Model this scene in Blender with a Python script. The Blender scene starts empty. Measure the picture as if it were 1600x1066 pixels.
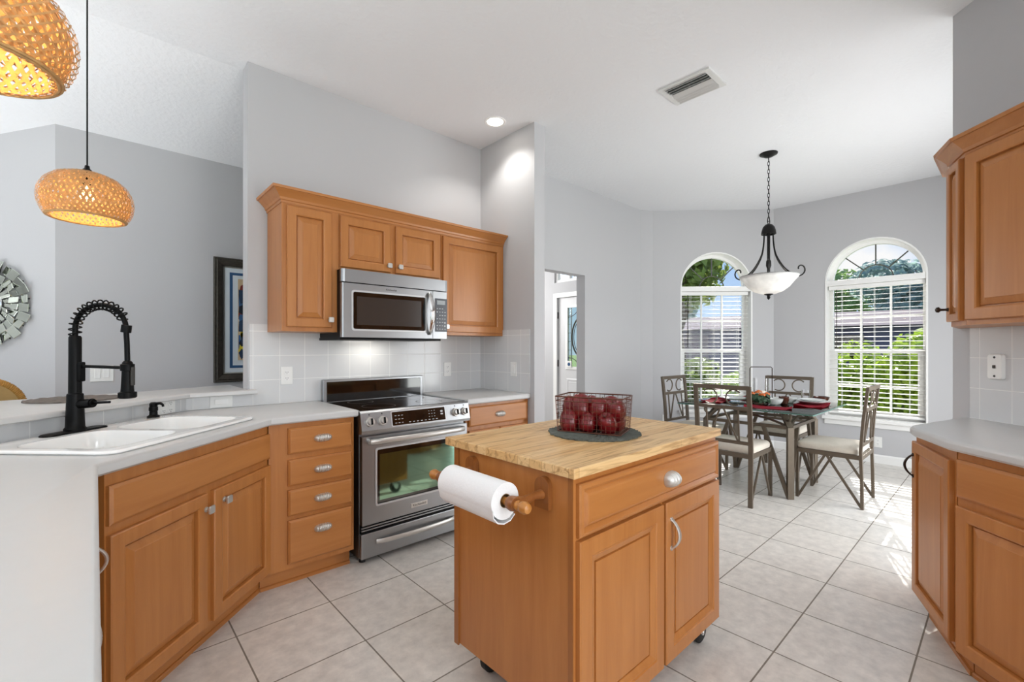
import bpy, bmesh, math, random
from math import sin, cos, pi, radians, sqrt, atan2
from mathutils import Vector, Matrix
from mathutils.geometry import tessellate_polygon

S = bpy.context.scene
COL = S.collection
RNG = random.Random(7)

# ------------------------------------------------------------------ camera
cam_data = bpy.data.cameras.new('camera')
cam = bpy.data.objects.new('camera', cam_data)
COL.objects.link(cam)
cam_data.sensor_fit = 'HORIZONTAL'
cam_data.sensor_width = 36.0
cam_data.lens = 36.0 * 708.8 / 1600.0
cam_data.shift_y = 11.3 / 1600.0
cam_data.clip_start = 0.05
cam_data.clip_end = 400
cam.location = (0, 0, 1.269)
cam.rotation_euler = (radians(90), 0, radians(47.45 - 90.0))
S.camera = cam

# ------------------------------------------------------------------ exposure
S.view_settings.view_transform = 'Standard'
S.view_settings.look = 'None'
S.view_settings.exposure = 0.26
S.view_settings.gamma = 1.0
S.view_settings.use_curve_mapping = False

# ------------------------------------------------------------------ sky
world = bpy.data.worlds.new('sky')
S.world = world
world.use_nodes = True
wn, wl = world.node_tree.nodes, world.node_tree.links
wn.clear()
w_out = wn.new('ShaderNodeOutputWorld')
w_bg = wn.new('ShaderNodeBackground')
w_tc = wn.new('ShaderNodeTexCoord')
w_sep = wn.new('ShaderNodeSeparateXYZ')
w_ramp = wn.new('ShaderNodeValToRGB')
w_ramp.color_ramp.elements[0].position = 0.0
w_ramp.color_ramp.elements[0].color = (0.58, 0.74, 0.96, 1)
w_ramp.color_ramp.elements[1].position = 0.7
w_ramp.color_ramp.elements[1].color = (0.16, 0.36, 0.85, 1)
_e = w_ramp.color_ramp.elements.new(0.22)
_e.color = (0.40, 0.62, 0.96, 1)
w_noise = wn.new('ShaderNodeTexNoise')
w_noise.inputs['Scale'].default_value = 3.2
w_noise.inputs['Detail'].default_value = 6
w_cr = wn.new('ShaderNodeValToRGB')
w_cr.color_ramp.elements[0].position = 0.54
w_cr.color_ramp.elements[1].position = 0.66
w_mix = wn.new('ShaderNodeMix')
w_mix.data_type = 'RGBA'
w_mix.inputs['B'].default_value = (1.0, 1.0, 1.0, 1)
wl.new(w_tc.outputs['Generated'], w_sep.inputs[0])
wl.new(w_sep.outputs['Z'], w_ramp.inputs[0])
wl.new(w_tc.outputs['Generated'], w_noise.inputs['Vector'])
wl.new(w_noise.outputs['Fac'], w_cr.inputs[0])
wl.new(w_cr.outputs[0], w_mix.inputs['Factor'])
wl.new(w_ramp.outputs[0], w_mix.inputs['A'])
wl.new(w_mix.outputs['Result'], w_bg.inputs['Color'])
w_bg.inputs['Strength'].default_value = 0.82
wl.new(w_bg.outputs[0], w_out.inputs[0])


# ------------------------------------------------------------------ lights
def light(name, kind, loc, energy, color=(1, 1, 1), target=None, size=None, size_y=None, **kw):
    d = bpy.data.lights.new(name, kind)
    d.energy = energy
    d.color = color
    if size is not None and kind == 'AREA':
        d.shape = 'RECTANGLE'
        d.size = size
        d.size_y = size_y or size
    for k, v in kw.items():
        setattr(d, k, v)
    o = bpy.data.objects.new(name, d)
    COL.objects.link(o)
    o.location = loc
    if target is not None:
        o.rotation_euler = (Vector(target) - Vector(loc)).to_track_quat('-Z', 'Y').to_euler()
    return o


# morning sun from beyond the breakfast-nook windows
light('sun', 'SUN', (20, 10, 15), 8.0, (1.0, 0.95, 0.87), target=(20 - 1.0, 10 - 0.30, 15 - 0.575), angle=radians(0.55))
# added area lamps, out of view, that fill the rooms with light
light('fill_south', 'AREA', (-1.3, -2.45, 1.45), 40, (0.95, 0.98, 1.0), target=(0.3, 3, 2.9), size=3.2, size_y=2.3)
light('fill_west', 'AREA', (-4.0, 1.2, 1.5), 8, (0.95, 0.98, 1.0), target=(3, 2.0, 3.4), size=3.0, size_y=2.2)
# added upward lamps near the floor, out of view, that brighten the ceilings
light('ceiling_fill_south', 'AREA', (-1.5, -1.5, 0.06), 74, (0.95, 0.98, 1.0), target=(-1.4, -1.0, 3), size=2.6, size_y=1.6, spread=radians(120))
light('ceiling_fill_living', 'AREA', (-2.2, 3.0, 0.06), 70, (0.95, 0.98, 1.0), target=(-2.0, 3.0, 3), size=2.0, size_y=2.0, spread=radians(120))
light('fill_southeast', 'AREA', (1.02, -1.88, 1.35), 37, (0.95, 0.98, 1.0), target=(-.3, 2.0, 1.2), size=1.0, size_y=1.9)  # added lamp that brightens the sink doors from behind the camera
light('fill_nook', 'AREA', (4.55, -0.5, 1.2), 58, (0.97, 0.985, 1.0), target=(4.1, 3, 0.7), size=1.7, size_y=2.1)  # added lamp inside the nook, out of view, to brighten it
light('fill_foyer', 'AREA', (4.0, 5.9, 2.2), 45, (1.0, 0.99, 0.97), target=(4.2, 3.8, 1.2), size=1.2, size_y=1.2)  # added lamp that brightens the entry hall, not a window


# ------------------------------------------------------------------ materials
def lin(h):
    h = h.lstrip('#')
    o = []
    for i in (0, 2, 4):
        v = int(h[i:i + 2], 16) / 255.0
        o.append(v / 12.92 if v <= 0.04045 else ((v + 0.055) / 1.055) ** 2.4)
    return (o[0], o[1], o[2], 1.0)


def new_mat(name):
    m = bpy.data.materials.new(name)
    m.use_nodes = True
    nt = m.node_tree
    b = nt.nodes['Principled BSDF']
    return m, nt, nt.nodes, nt.links, b


def plain(name, col, rough=0.5, metal=0.0, bump=0.0, bscale=60.0, vary=0.0, vscale=6.0, coat=0.0, spec=None, emis=0.0, emcol=None, stretch=None):
    m, nt, N, L, b = new_mat(name)
    c = lin(col) if isinstance(col, str) else col
    b.inputs['Base Color'].default_value = c
    b.inputs['Roughness'].default_value = rough
    b.inputs['Metallic'].default_value = metal
    if coat:
        b.inputs['Coat Weight'].default_value = coat
        b.inputs['Coat Roughness'].default_value = 0.08
    if spec is not None:
        b.inputs['Specular IOR Level'].default_value = spec
    if emis:
        b.inputs['Emission Color'].default_value = lin(emcol) if emcol else c
        b.inputs['Emission Strength'].default_value = emis
    tc = N.new('ShaderNodeTexCoord')
    vec = tc.outputs['Object']
    if stretch:
        mp = N.new('ShaderNodeMapping')
        mp.inputs['Scale'].default_value = stretch
        L.new(vec, mp.inputs[0])
        vec = mp.outputs[0]
    if vary:
        n = N.new('ShaderNodeTexNoise')
        n.inputs['Scale'].default_value = vscale
        n.inputs['Detail'].default_value = 4
        L.new(vec, n.inputs['Vector'])
        mx = N.new('ShaderNodeMix')
        mx.data_type = 'RGBA'
        mx.inputs['A'].default_value = tuple(x * (1 - vary) for x in c[:3]) + (1,)
        mx.inputs['B'].default_value = tuple(min(1, x * (1 + vary)) for x in c[:3]) + (1,)
        L.new(n.outputs['Fac'], mx.inputs['Factor'])
        L.new(mx.outputs['Result'], b.inputs['Base Color'])
    if bump:
        n2 = N.new('ShaderNodeTexNoise')
        n2.inputs['Scale'].default_value = bscale
        n2.inputs['Detail'].default_value = 5
        L.new(vec, n2.inputs['Vector'])
        bp = N.new('ShaderNodeBump')
        bp.inputs['Strength'].default_value = bump
        bp.inputs['Distance'].default_value = 0.004
        L.new(n2.outputs['Fac'], bp.inputs['Height'])
        L.new(bp.outputs[0], b.inputs['Normal'])
    return m


def wood(name, c1, c2, axis='z', rough=0.36, scale=1.0, coat=0.12):
    m, nt, N, L, b = new_mat(name)
    tc = N.new('ShaderNodeTexCoord')
    mp = N.new('ShaderNodeMapping')
    s = {'x': (1.2, 16, 16), 'y': (16, 1.2, 16), 'z': (16, 16, 1.2)}[axis]
    mp.inputs['Scale'].default_value = tuple(v * scale for v in s)
    oi = N.new('ShaderNodeObjectInfo')
    mul = N.new('ShaderNodeVectorMath')
    mul.operation = 'SCALE'
    mul.inputs[0].default_value = (37, 53, 71)
    L.new(oi.outputs['Random'], mul.inputs['Scale'])
    add = N.new('ShaderNodeVectorMath')
    L.new(tc.outputs['Object'], mp.inputs[0])
    L.new(mp.outputs[0], add.inputs[0])
    L.new(mul.outputs[0], add.inputs[1])
    n = N.new('ShaderNodeTexNoise')
    n.inputs['Scale'].default_value = 1.3
    n.inputs['Detail'].default_value = 7
    n.inputs['Roughness'].default_value = 0.6
    n.inputs['Distortion'].default_value = 0.6
    L.new(add.outputs[0], n.inputs['Vector'])
    r = N.new('ShaderNodeValToRGB')
    r.color_ramp.elements[0].position = 0.28
    r.color_ramp.elements[0].color = lin(c1)
    r.color_ramp.elements[1].position = 0.72
    r.color_ramp.elements[1].color = lin(c2)
    L.new(n.outputs['Fac'], r.inputs[0])
    L.new(r.outputs[0], b.inputs['Base Color'])
    b.inputs['Roughness'].default_value = rough
    b.inputs['Coat Weight'].default_value = coat
    b.inputs['Coat Roughness'].default_value = 0.2
    return m


def glass(name, tint=(1, 1, 1, 1), refl=0.45, rough=0.0):
    m = bpy.data.materials.new(name)
    m.use_nodes = True
    N, L = m.node_tree.nodes, m.node_tree.links
    N.clear()
    o = N.new('ShaderNodeOutputMaterial')
    t = N.new('ShaderNodeBsdfTransparent')
    t.inputs[0].default_value = tint
    g = N.new('ShaderNodeBsdfGlossy')
    g.inputs['Roughness'].default_value = rough
    lw = N.new('ShaderNodeFresnel')
    lw.inputs['IOR'].default_value = 1.45
    mx = N.new('ShaderNodeMixShader')
    sc = N.new('ShaderNodeMath')
    sc.operation = 'MULTIPLY'
    sc.inputs[1].default_value = refl
    L.new(lw.outputs[0], sc.inputs[0])
    L.new(sc.outputs[0], mx.inputs[0])
    L.new(t.outputs[0], mx.inputs[1])
    L.new(g.outputs[0], mx.inputs[2])
    L.new(mx.outputs[0], o.inputs[0])
    return m


def translucent(name, col, amount=0.5, rough=0.6, vary=0.0, vscale=20):
    m = bpy.data.materials.new(name)
    m.use_nodes = True
    N, L = m.node_tree.nodes, m.node_tree.links
    N.clear()
    o = N.new('ShaderNodeOutputMaterial')
    c = lin(col) if isinstance(col, str) else col
    d = N.new('ShaderNodeBsdfPrincipled')
    d.inputs['Base Color'].default_value = c
    d.inputs['Roughness'].default_value = rough
    t = N.new('ShaderNodeBsdfTranslucent')
    t.inputs[0].default_value = c
    mx = N.new('ShaderNodeMixShader')
    mx.inputs[0].default_value = amount
    L.new(d.outputs[0], mx.inputs[1])
    L.new(t.outputs[0], mx.inputs[2])
    L.new(mx.outputs[0], o.inputs[0])
    if vary:
        tc = N.new('ShaderNodeTexCoord')
        n = N.new('ShaderNodeTexNoise')
        n.inputs['Scale'].default_value = vscale
        n.inputs['Detail'].default_value = 5
        L.new(tc.outputs['Object'], n.inputs['Vector'])
        r = N.new('ShaderNodeValToRGB')
        r.color_ramp.elements[0].position = 0.3
        r.color_ramp.elements[1].position = 0.7
        r.color_ramp.elements[0].color = tuple(x * (1 - vary) for x in c[:3]) + (1,)
        r.color_ramp.elements[1].color = tuple(min(1, x * (1 + vary)) for x in c[:3]) + (1,)
        L.new(n.outputs['Fac'], r.inputs[0])
        L.new(r.outputs[0], d.inputs['Base Color'])
        L.new(r.outputs[0], t.inputs[0])
    return m


def tile_mat(name, size, off, axes, c1, c2, grout, rough, mortar, bump=0.3, mottled=0.12, mscale=5.0, spec=0.5):
    """square tiles on the two object axes named in axes, with grout"""
    m, nt, N, L, b = new_mat(name)
    tc = N.new('ShaderNodeTexCoord')
    sp = N.new('ShaderNodeSeparateXYZ')
    cb = N.new('ShaderNodeCombineXYZ')
    L.new(tc.outputs['Object'], sp.inputs[0])
    for i, a in enumerate(axes):
        mt = N.new('ShaderNodeMath')
        mt.operation = 'SUBTRACT'
        mt.inputs[1].default_value = off[i]
        L.new(sp.outputs[a], mt.inputs[0])
        L.new(mt.outputs[0], cb.inputs[i])
    br = N.new('ShaderNodeTexBrick')
    br.offset = 0.0
    br.squash = 1.0
    br.inputs['Scale'].default_value = 1.0
    br.inputs['Brick Width'].default_value = size[0]
    br.inputs['Row Height'].default_value = size[1]
    br.inputs['Mortar Size'].default_value = mortar
    br.inputs['Mortar Smooth'].default_value = 0.2
    br.inputs['Bias'].default_value = 0.0
    br.inputs['Color1'].default_value = lin(c1)
    br.inputs['Color2'].default_value = lin(c2)
    br.inputs['Mortar'].default_value = lin(grout)
    L.new(cb.outputs[0], br.inputs['Vector'])
    n = N.new('ShaderNodeTexNoise')
    n.inputs['Scale'].default_value = mscale
    n.inputs['Detail'].default_value = 8
    n.inputs['Roughness'].default_value = 0.65
    L.new(tc.outputs['Object'], n.inputs['Vector'])
    mr = N.new('ShaderNodeMapRange')
    mr.inputs['From Min'].default_value = 0.3
    mr.inputs['From Max'].default_value = 0.7
    mr.inputs['To Min'].default_value = 1 - mottled
    mr.inputs['To Max'].default_value = 1 + mottled
    L.new(n.outputs['Fac'], mr.inputs[0])
    vm = N.new('ShaderNodeVectorMath')
    vm.operation = 'SCALE'
    L.new(br.outputs['Color'], vm.inputs[0])
    L.new(mr.outputs[0], vm.inputs['Scale'])
    L.new(vm.outputs[0], b.inputs['Base Color'])
    rr = N.new('ShaderNodeMapRange')
    rr.inputs['To Min'].default_value = rough
    rr.inputs['To Max'].default_value = 0.85
    L.new(br.outputs['Fac'], rr.inputs[0])
    L.new(rr.outputs[0], b.inputs['Roughness'])
    b.inputs['Specular IOR Level'].default_value = spec
    bp = N.new('ShaderNodeBump')
    bp.invert = True
    bp.inputs['Strength'].default_value = bump
    bp.inputs['Distance'].default_value = 0.003
    L.new(br.outputs['Fac'], bp.inputs['Height'])
    L.new(bp.outputs[0], b.inputs['Normal'])
    return m


M = {}
M['wall'] = plain('grey wall paint', '#c1c1c3', 0.85, bump=0.06, bscale=180)
M['ceiling'] = plain('white knockdown ceiling', '#e6e7e9', 0.9, bump=0.7, bscale=34)
for _n in M['ceiling'].node_tree.nodes:
    if _n.type == 'BUMP':
        _n.inputs['Distance'].default_value = 0.006
M['trim'] = plain('white trim paint', '#f2f2f0', 0.4)
M['floor'] = tile_mat('beige floor tile', (0.408, 0.408), (2.088, 0.657), ('X', 'Y'), '#dcd8d2', '#d2cdc6', '#817a70', 0.28, 0.0035, mottled=0.16, mscale=16)
M['splash'] = tile_mat('white wall tile', (0.1535, 0.1535), (0.872, 1.069), ('X', 'Z'), '#dadbdc', '#d7d8d8', '#eeeeec', 0.15, 0.002, bump=0.2, mottled=0.0)
M['splash_side'] = tile_mat('white wall tile sideways', (0.1535, 0.1535), (0.03, 1.069), ('Y', 'Z'), '#dadbdc', '#d7d8d8', '#eeeeec', 0.15, 0.002, bump=0.2, mottled=0.0)
M['splash_local'] = tile_mat('white wall tile local', (0.1535, 0.1535), (0.0, 0.914), ('X', 'Z'), '#dadbdc', '#d7d8d8', '#eeeeec', 0.15, 0.002, bump=0.2, mottled=0.0)
M['maple'] = wood('honey maple', '#ab6b33', '#bd7d42', 'z')
M['maple_h'] = wood('honey maple across', '#ab6b33', '#bd7d42', 'x')
M['maple_dark'] = wood('darker maple', '#935a2b', '#a76a35', 'z')  # darker tone of the maple, for the island corner strips
M['counter'] = plain('white laminate', '#c9c9c8', 0.34, vary=0.02, vscale=30)
M['porcelain'] = plain('white sink enamel', '#f1f1ef', 0.12, coat=0.5)
M['steel'] = plain('brushed steel', '#9fa1a3', 0.34, 1.0, bump=0.05, bscale=30, stretch=(1, 1, 60))
M['steel_h'] = plain('brushed steel across', '#a3a5a7', 0.34, 1.0, bump=0.05, bscale=30, stretch=(1, 40, 40))
M['nickel'] = plain('satin nickel', '#d0cdc8', 0.36, 0.75)
M['chrome'] = plain('polished chrome', '#dcdcdc', 0.08, 1.0)
M['rim'] = plain('satin silver rim', '#c8c9ca', 0.4, 0.5)
M['black'] = plain('matte black', '#050505', 0.42, spec=0.16)
M['black_metal'] = plain('black iron', '#1c1b1a', 0.4, 0.6)
M['black_gloss'] = plain('black glass', '#050505', 0.04, coat=1.0)
M['oven_glass'] = plain('green tinted oven glass', '#7fa08c', 0.05, 1.0)
M['rubber'] = plain('black rubber', '#121212', 0.6)
M['plastic'] = plain('white plastic', '#efefec', 0.35)
M['slot'] = plain('dark slot', '#3a3835', 0.6)
M['display'] = plain('grey display', '#9aa0a2', 0.3)
M['print'] = plain('pale print', '#c9ccce', 0.5)
M['bronze'] = plain('bronze metal', '#6b6053', 0.42, 0.4, vary=0.12, vscale=20)
M['seat'] = plain('pale seat fabric', '#d5cdc0', 0.9, bump=0.3, bscale=300, vary=0.08, vscale=90)
M['dark_bronze'] = plain('dark bronze metal', '#3a2f28', 0.4, 0.8)
M['glass'] = glass('clear glass')
M['table_glass'] = glass('table glass', (0.86, 0.95, 0.92, 1), 1.0)
M['glass_edge'] = plain('green glass edge', '#5f8a80', 0.1, spec=0.8)
M['blind'] = translucent('white blind slat', '#f4f3f0', 0.2, 0.4)
M['bamboo'] = translucent('bamboo strip', '#c99e66', 0.16, 0.5, vary=0.18, vscale=30)
M['alabaster'] = translucent('alabaster glass', '#f1f1f0', 0.4, 0.25, vary=0.1, vscale=14)
M['bulb'] = plain('glowing bulb', '#ffe3b0', 0.4, emis=5, emcol='#ffd9a0')
M['lamp_white'] = plain('lit lamp lens', '#ffffff', 0.4, emis=14, emcol='#fff6ea')
M['paper'] = plain('paper towel', '#f4f4f4', 0.9, bump=0.25, bscale=120)
M['cardboard'] = plain('cardboard tube', '#a98a64', 0.8)
M['pine'] = wood('turned pine', '#a8692c', '#c98a45', 'y', scale=2)
M['dark_pine'] = wood('stained pine', '#7d4820', '#9a5f2e', 'z', scale=2)
M['apple'] = plain('red apple', '#6f0a10', 0.3, vary=0.4, vscale=18, coat=0.25)
M['stem'] = plain('brown stem', '#4a2f1a', 0.7)
M['copper'] = plain('copper wire', '#6b4538', 0.4, 0.8)
M['woven_dark'] = plain('dark woven fibre', '#5b5f58', 0.85, bump=0.8, bscale=90, vary=0.5, vscale=60)
M['woven_grey'] = plain('grey woven fibre', '#6d6660', 0.85, bump=0.8, bscale=90, vary=0.45, vscale=50)
M['rattan'] = plain('golden rattan', '#b98b45', 0.6, bump=0.5, bscale=80, vary=0.3, vscale=40)
M['cushion'] = plain('tan cushion', '#b0925f', 0.9, vary=0.1, vscale=50)
M['dish'] = plain('pale grey glaze', '#d3d6d3', 0.15, coat=0.5)
M['dish_dark'] = plain('brown glaze', '#4a2c20', 0.15, coat=0.5)
M['napkin'] = plain('red cloth', '#b01f35', 0.9, vary=0.2, vscale=40)
M['candle'] = plain('cream wax', '#efe8d8', 0.6)
M['petal'] = plain('orange petal', '#e07a3c', 0.7, vary=0.35, vscale=60)
M['leaf_dark'] = plain('dark arrangement leaf', '#27452a', 0.6, vary=0.3, vscale=60)
M['mirror'] = plain('mirror facet', '#d3d8cc', 0.06, 1.0)
M['mirror_edge'] = plain('mirror backing', '#3b3d3a', 0.4, 0.5)
M['frame_dark'] = plain('antiqued dark frame', '#4b463f', 0.4, 0.5, bump=0.5, bscale=120, vary=0.5, vscale=50)
M['frame_silver'] = plain('silver frame lip', '#b4b2ac', 0.3, 0.9, bump=0.5, bscale=150)
M['mat_white'] = plain('pale picture mat', '#d7e0e6', 0.8)
M['mat_blue'] = plain('blue picture mat', '#2c547e', 0.8)
M['door'] = plain('white door paint', '#d6d6d7', 0.45)
M['lead'] = plain('lead came', '#55554f', 0.4, 0.5)
M['fog_glass'] = glass('textured door glass', (0.88, 0.93, 0.88, 1))
M['brass_dark'] = plain('aged bronze pull', '#33251c', 0.35, 0.8)
M['duct'] = plain('dark duct', '#4a4a4a', 0.8)
M['vent'] = plain('vent metal', '#d6d6d4', 0.45)
M['grass'] = plain('lawn grass', '#5f7f33', 0.95, bump=0.6, bscale=40, vary=0.3, vscale=3)
M['drive'] = plain('pink pavers', '#c9a79c', 0.9, vary=0.1, vscale=5)
M['water'] = plain('pool water', '#3fb0a8', 0.05, spec=0.8)
M['house_wall'] = plain('lavender grey stucco', '#5c5870', 0.9, vary=0.08, vscale=2)
M['house_roof'] = plain('dusty roof shingle', '#7a6a6e', 0.9, bump=0.4, bscale=8, vary=0.15, vscale=6)
M['bark'] = plain('tree bark', '#5a4b3d', 0.95, bump=0.7, bscale=20)
M['leaf_lime'] = translucent('lime hedge leaf', '#9db83a', 0.4, 0.5, vary=0.35, vscale=4)
M['leaf_green'] = translucent('green tree leaf', '#93b26c', 0.5, 0.55, vary=0.35, vscale=2)
M['leaf_blue'] = translucent('blue green tree leaf', '#9db4ad', 0.5, 0.6, vary=0.3, vscale=2)
M['leaf_olive'] = translucent('olive tree leaf', '#8a9a50', 0.35, 0.55, vary=0.35, vscale=3)


def butcher():
    m, nt, N, L, b = new_mat('butcher block pine')
    tc = N.new('ShaderNodeTexCoord')
    br = N.new('ShaderNodeTexBrick')
    br.offset = 0.43
    br.inputs['Scale'].default_value = 1
    br.inputs['Brick Width'].default_value = 0.62
    br.inputs['Row Height'].default_value = 0.055
    br.inputs['Mortar Size'].default_value = 0.0006
    br.inputs['Color1'].default_value = lin('#e8c48e')
    br.inputs['Color2'].default_value = lin('#d9ad72')
    br.inputs['Mortar'].default_value = lin('#a87642')
    L.new(tc.outputs['Object'], br.inputs['Vector'])
    mp = N.new('ShaderNodeMapping')
    mp.inputs['Scale'].default_value = (2.2, 26, 26)
    L.new(tc.outputs['Object'], mp.inputs[0])
    n = N.new('ShaderNodeTexNoise')
    n.inputs['Scale'].default_value = 1.6
    n.inputs['Detail'].default_value = 7
    n.inputs['Distortion'].default_value = 1.4
    L.new(mp.outputs[0], n.inputs['Vector'])
    r = N.new('ShaderNodeValToRGB')
    r.color_ramp.elements[0].position = 0.3
    r.color_ramp.elements[0].color = (0.42, 0.28, 0.16, 1)
    r.color_ramp.elements[1].position = 0.52
    r.color_ramp.elements[1].color = (1, 1, 1, 1)
    L.new(n.outputs['Fac'], r.inputs[0])
    mx = N.new('ShaderNodeMix')
    mx.data_type = 'RGBA'
    mx.blend_type = 'MULTIPLY'
    mx.inputs['Factor'].default_value = 0.75
    L.new(br.outputs['Color'], mx.inputs['A'])
    L.new(r.outputs[0], mx.inputs['B'])
    # a few dark knots
    mp2 = N.new('ShaderNodeMapping')
    mp2.inputs['Scale'].default_value = (4.5, 9, 9)
    L.new(tc.outputs['Object'], mp2.inputs[0])
    v = N.new('ShaderNodeTexVoronoi')
    v.inputs['Scale'].default_value = 1.0
    L.new(mp2.outputs[0], v.inputs['Vector'])
    r2 = N.new('ShaderNodeValToRGB')
    r2.color_ramp.elements[0].position = 0.04
    r2.color_ramp.elements[0].color = (0.25, 0.13, 0.06, 1)
    r2.color_ramp.elements[1].position = 0.12
    r2.color_ramp.elements[1].color = (1, 1, 1, 1)
    L.new(v.outputs['Distance'], r2.inputs[0])
    mx2 = N.new('ShaderNodeMix')
    mx2.data_type = 'RGBA'
    mx2.blend_type = 'MULTIPLY'
    mx2.inputs['Factor'].default_value = 0.8
    L.new(mx.outputs['Result'], mx2.inputs['A'])
    L.new(r2.outputs[0], mx2.inputs['B'])
    L.new(mx2.outputs['Result'], b.inputs['Base Color'])
    b.inputs['Roughness'].default_value = 0.42
    return m


M['butcher'] = butcher()


def knockdown(m):
    pass


# ------------------------------------------------------------------ mesh helpers
def BM():
    return bmesh.new()


def to_mesh(name, bm, mat=None, smooth=False):
    bmesh.ops.recalc_face_normals(bm, faces=bm.faces[:])
    me = bpy.data.meshes.new(name)
    bm.to_mesh(me)
    bm.free()
    if mat is not None:
        me.materials.append(mat)
    if smooth:
        for p in me.polygons:
            p.use_smooth = True
        try:
            me.set_sharp_from_angle(angle=radians(38))
        except Exception:
            pass
    return me


def obj(name, bm, mat, parent=None, smooth=False, loc=(0, 0, 0), rz=0.0, kind=None):
    o = bpy.data.objects.new(name, to_mesh(name, bm, mat, smooth))
    COL.objects.link(o)
    o.parent = parent
    o.location = loc
    o.rotation_euler = (0, 0, rz)
    if kind:
        o['kind'] = kind
    return o


def thing(name, label, cat, loc=(0, 0, 0), rz=0.0, group=None):
    o = bpy.data.objects.new(name, None)
    COL.objects.link(o)
    o.empty_display_size = 0.1
    o.location = loc
    o.rotation_euler = (0, 0, rz)
    o['label'] = label
    o['category'] = cat
    if group:
        o['group'] = group
    return o


def tag(o, label, cat, group=None):
    o['label'] = label
    o['category'] = cat
    if group:
        o['group'] = group
    return o


def struct(name, bm, mat, loc=(0, 0, 0), rz=0.0, smooth=False):
    return obj(name, bm, mat, None, smooth, loc, rz, kind='structure')


def dup(root, loc, rz, label=None):
    r = root.copy()
    COL.objects.link(r)
    r.location = loc
    r.rotation_euler = (0, 0, rz)
    if label:
        r['label'] = label
    for ch in list(root.children):
        c = ch.copy()
        COL.objects.link(c)
        c.parent = r
        for g in list(ch.children):
            d = g.copy()
            COL.objects.link(d)
            d.parent = c
    return r


def box(bm, x0, x1, y0, y1, z0, z1, bev=0.0, mtx=None, seg=2):
    r = bmesh.ops.create_cube(bm, size=1.0)
    vs = r['verts']
    sx, sy, sz = x1 - x0, y1 - y0, z1 - z0
    for v in vs:
        v.co = Vector(((v.co.x + .5) * sx + x0, (v.co.y + .5) * sy + y0, (v.co.z + .5) * sz + z0))
    if bev:
        es = list({e for v in vs for e in v.link_edges})
        g = bmesh.ops.bevel(bm, geom=es, offset=bev, segments=seg, profile=0.5, affect='EDGES')
        vs = list({v for f in g['faces'] for v in f.verts} | {v for v in vs if v.is_valid})
    if mtx is not None:
        for v in vs:
            v.co = mtx @ v.co
    return vs


def rings(bm, loops, cap0=True, cap1=True, closed=True):
    """skin a list of equal-length point loops"""
    vv = [[bm.verts.new(p) for p in lp] for lp in loops]
    n = len(loops[0])
    for a, b in zip(vv[:-1], vv[1:]):
        for i in range(n if closed else n - 1):
            j = (i + 1) % n
            try:
                bm.faces.new((a[i], a[j], b[j], b[i]))
            except ValueError:
                pass
    if cap0 and n > 2:
        bm.faces.new(list(reversed(vv[0])))
    if cap1 and n > 2:
        bm.faces.new(vv[-1])
    return vv


def tube(bm, pts, r, seg=8, closed=False, flat=None):
    """round tube along points; r one number or a list; flat=(a,b) gives an elliptic section"""
    P = [Vector(p) for p in pts]
    n = len(P)
    rr = r if isinstance(r, (list, tuple)) else [r] * n
    loops = []
    prev = None
    for i in range(n):
        if closed:
            t = P[(i + 1) % n] - P[i - 1]
        else:
            t = P[min(i + 1, n - 1)] - P[max(i - 1, 0)]
        t.normalize()
        if prev is None:
            a = Vector((0, 0, 1)) if abs(t.z) < 0.9 else Vector((1, 0, 0))
            u = t.cross(a).normalized()
        else:
            u = (prev - t * prev.dot(t))
            if u.length < 1e-6:
                u = t.orthogonal()
            u.normalize()
        prev = u
        w = t.cross(u)
        fa, fb = flat if flat else (1, 1)
        loops.append([P[i] + (u * cos(2 * pi * k / seg) * fa + w * sin(2 * pi * k / seg) * fb) * rr[i] for k in range(seg)])
    if closed:
        loops.append(loops[0])
        vv = [[bm.verts.new(p) for p in lp] for lp in loops[:-1]]
        for i in range(n):
            a, b = vv[i], vv[(i + 1) % n]
            for k in range(seg):
                j = (k + 1) % seg
                bm.faces.new((a[k], a[j], b[j], b[k]))
    else:
        rings(bm, loops)


def cyl(bm, p0, p1, r, seg=16):
    tube(bm, [p0, p1], r, seg)


def bar(bm, p0, p1, w, t, side=(0, 0, 1)):
    """rectangular bar from p0 to p1; w measured across, t along the side hint"""
    p0, p1 = Vector(p0), Vector(p1)
    d = (p1 - p0).normalized()
    s = Vector(side)
    s = (s - d * s.dot(d))
    if s.length < 1e-5:
        s = d.orthogonal()
    s.normalize()
    u = d.cross(s)
    lp = lambda p: [p + u * w / 2 + s * t / 2, p - u * w / 2 + s * t / 2, p - u * w / 2 - s * t / 2, p + u * w / 2 - s * t / 2]
    rings(bm, [lp(p0), lp(p1)])


def lathe(bm, prof, seg=24, center=(0, 0, 0), axis='z', cap=True):
    c = Vector(center)
    loops = []
    for (r, h) in prof:
        lp = []
        for k in range(seg):
            a = 2 * pi * k / seg
            if axis == 'z':
                p = Vector((r * cos(a), r * sin(a), h))
            elif axis == 'y':
                p = Vector((r * cos(a), h, r * sin(a)))
            else:
                p = Vector((h, r * cos(a), r * sin(a)))
            lp.append(c + p)
        loops.append(lp)
    rings(bm, loops, cap, cap)


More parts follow.
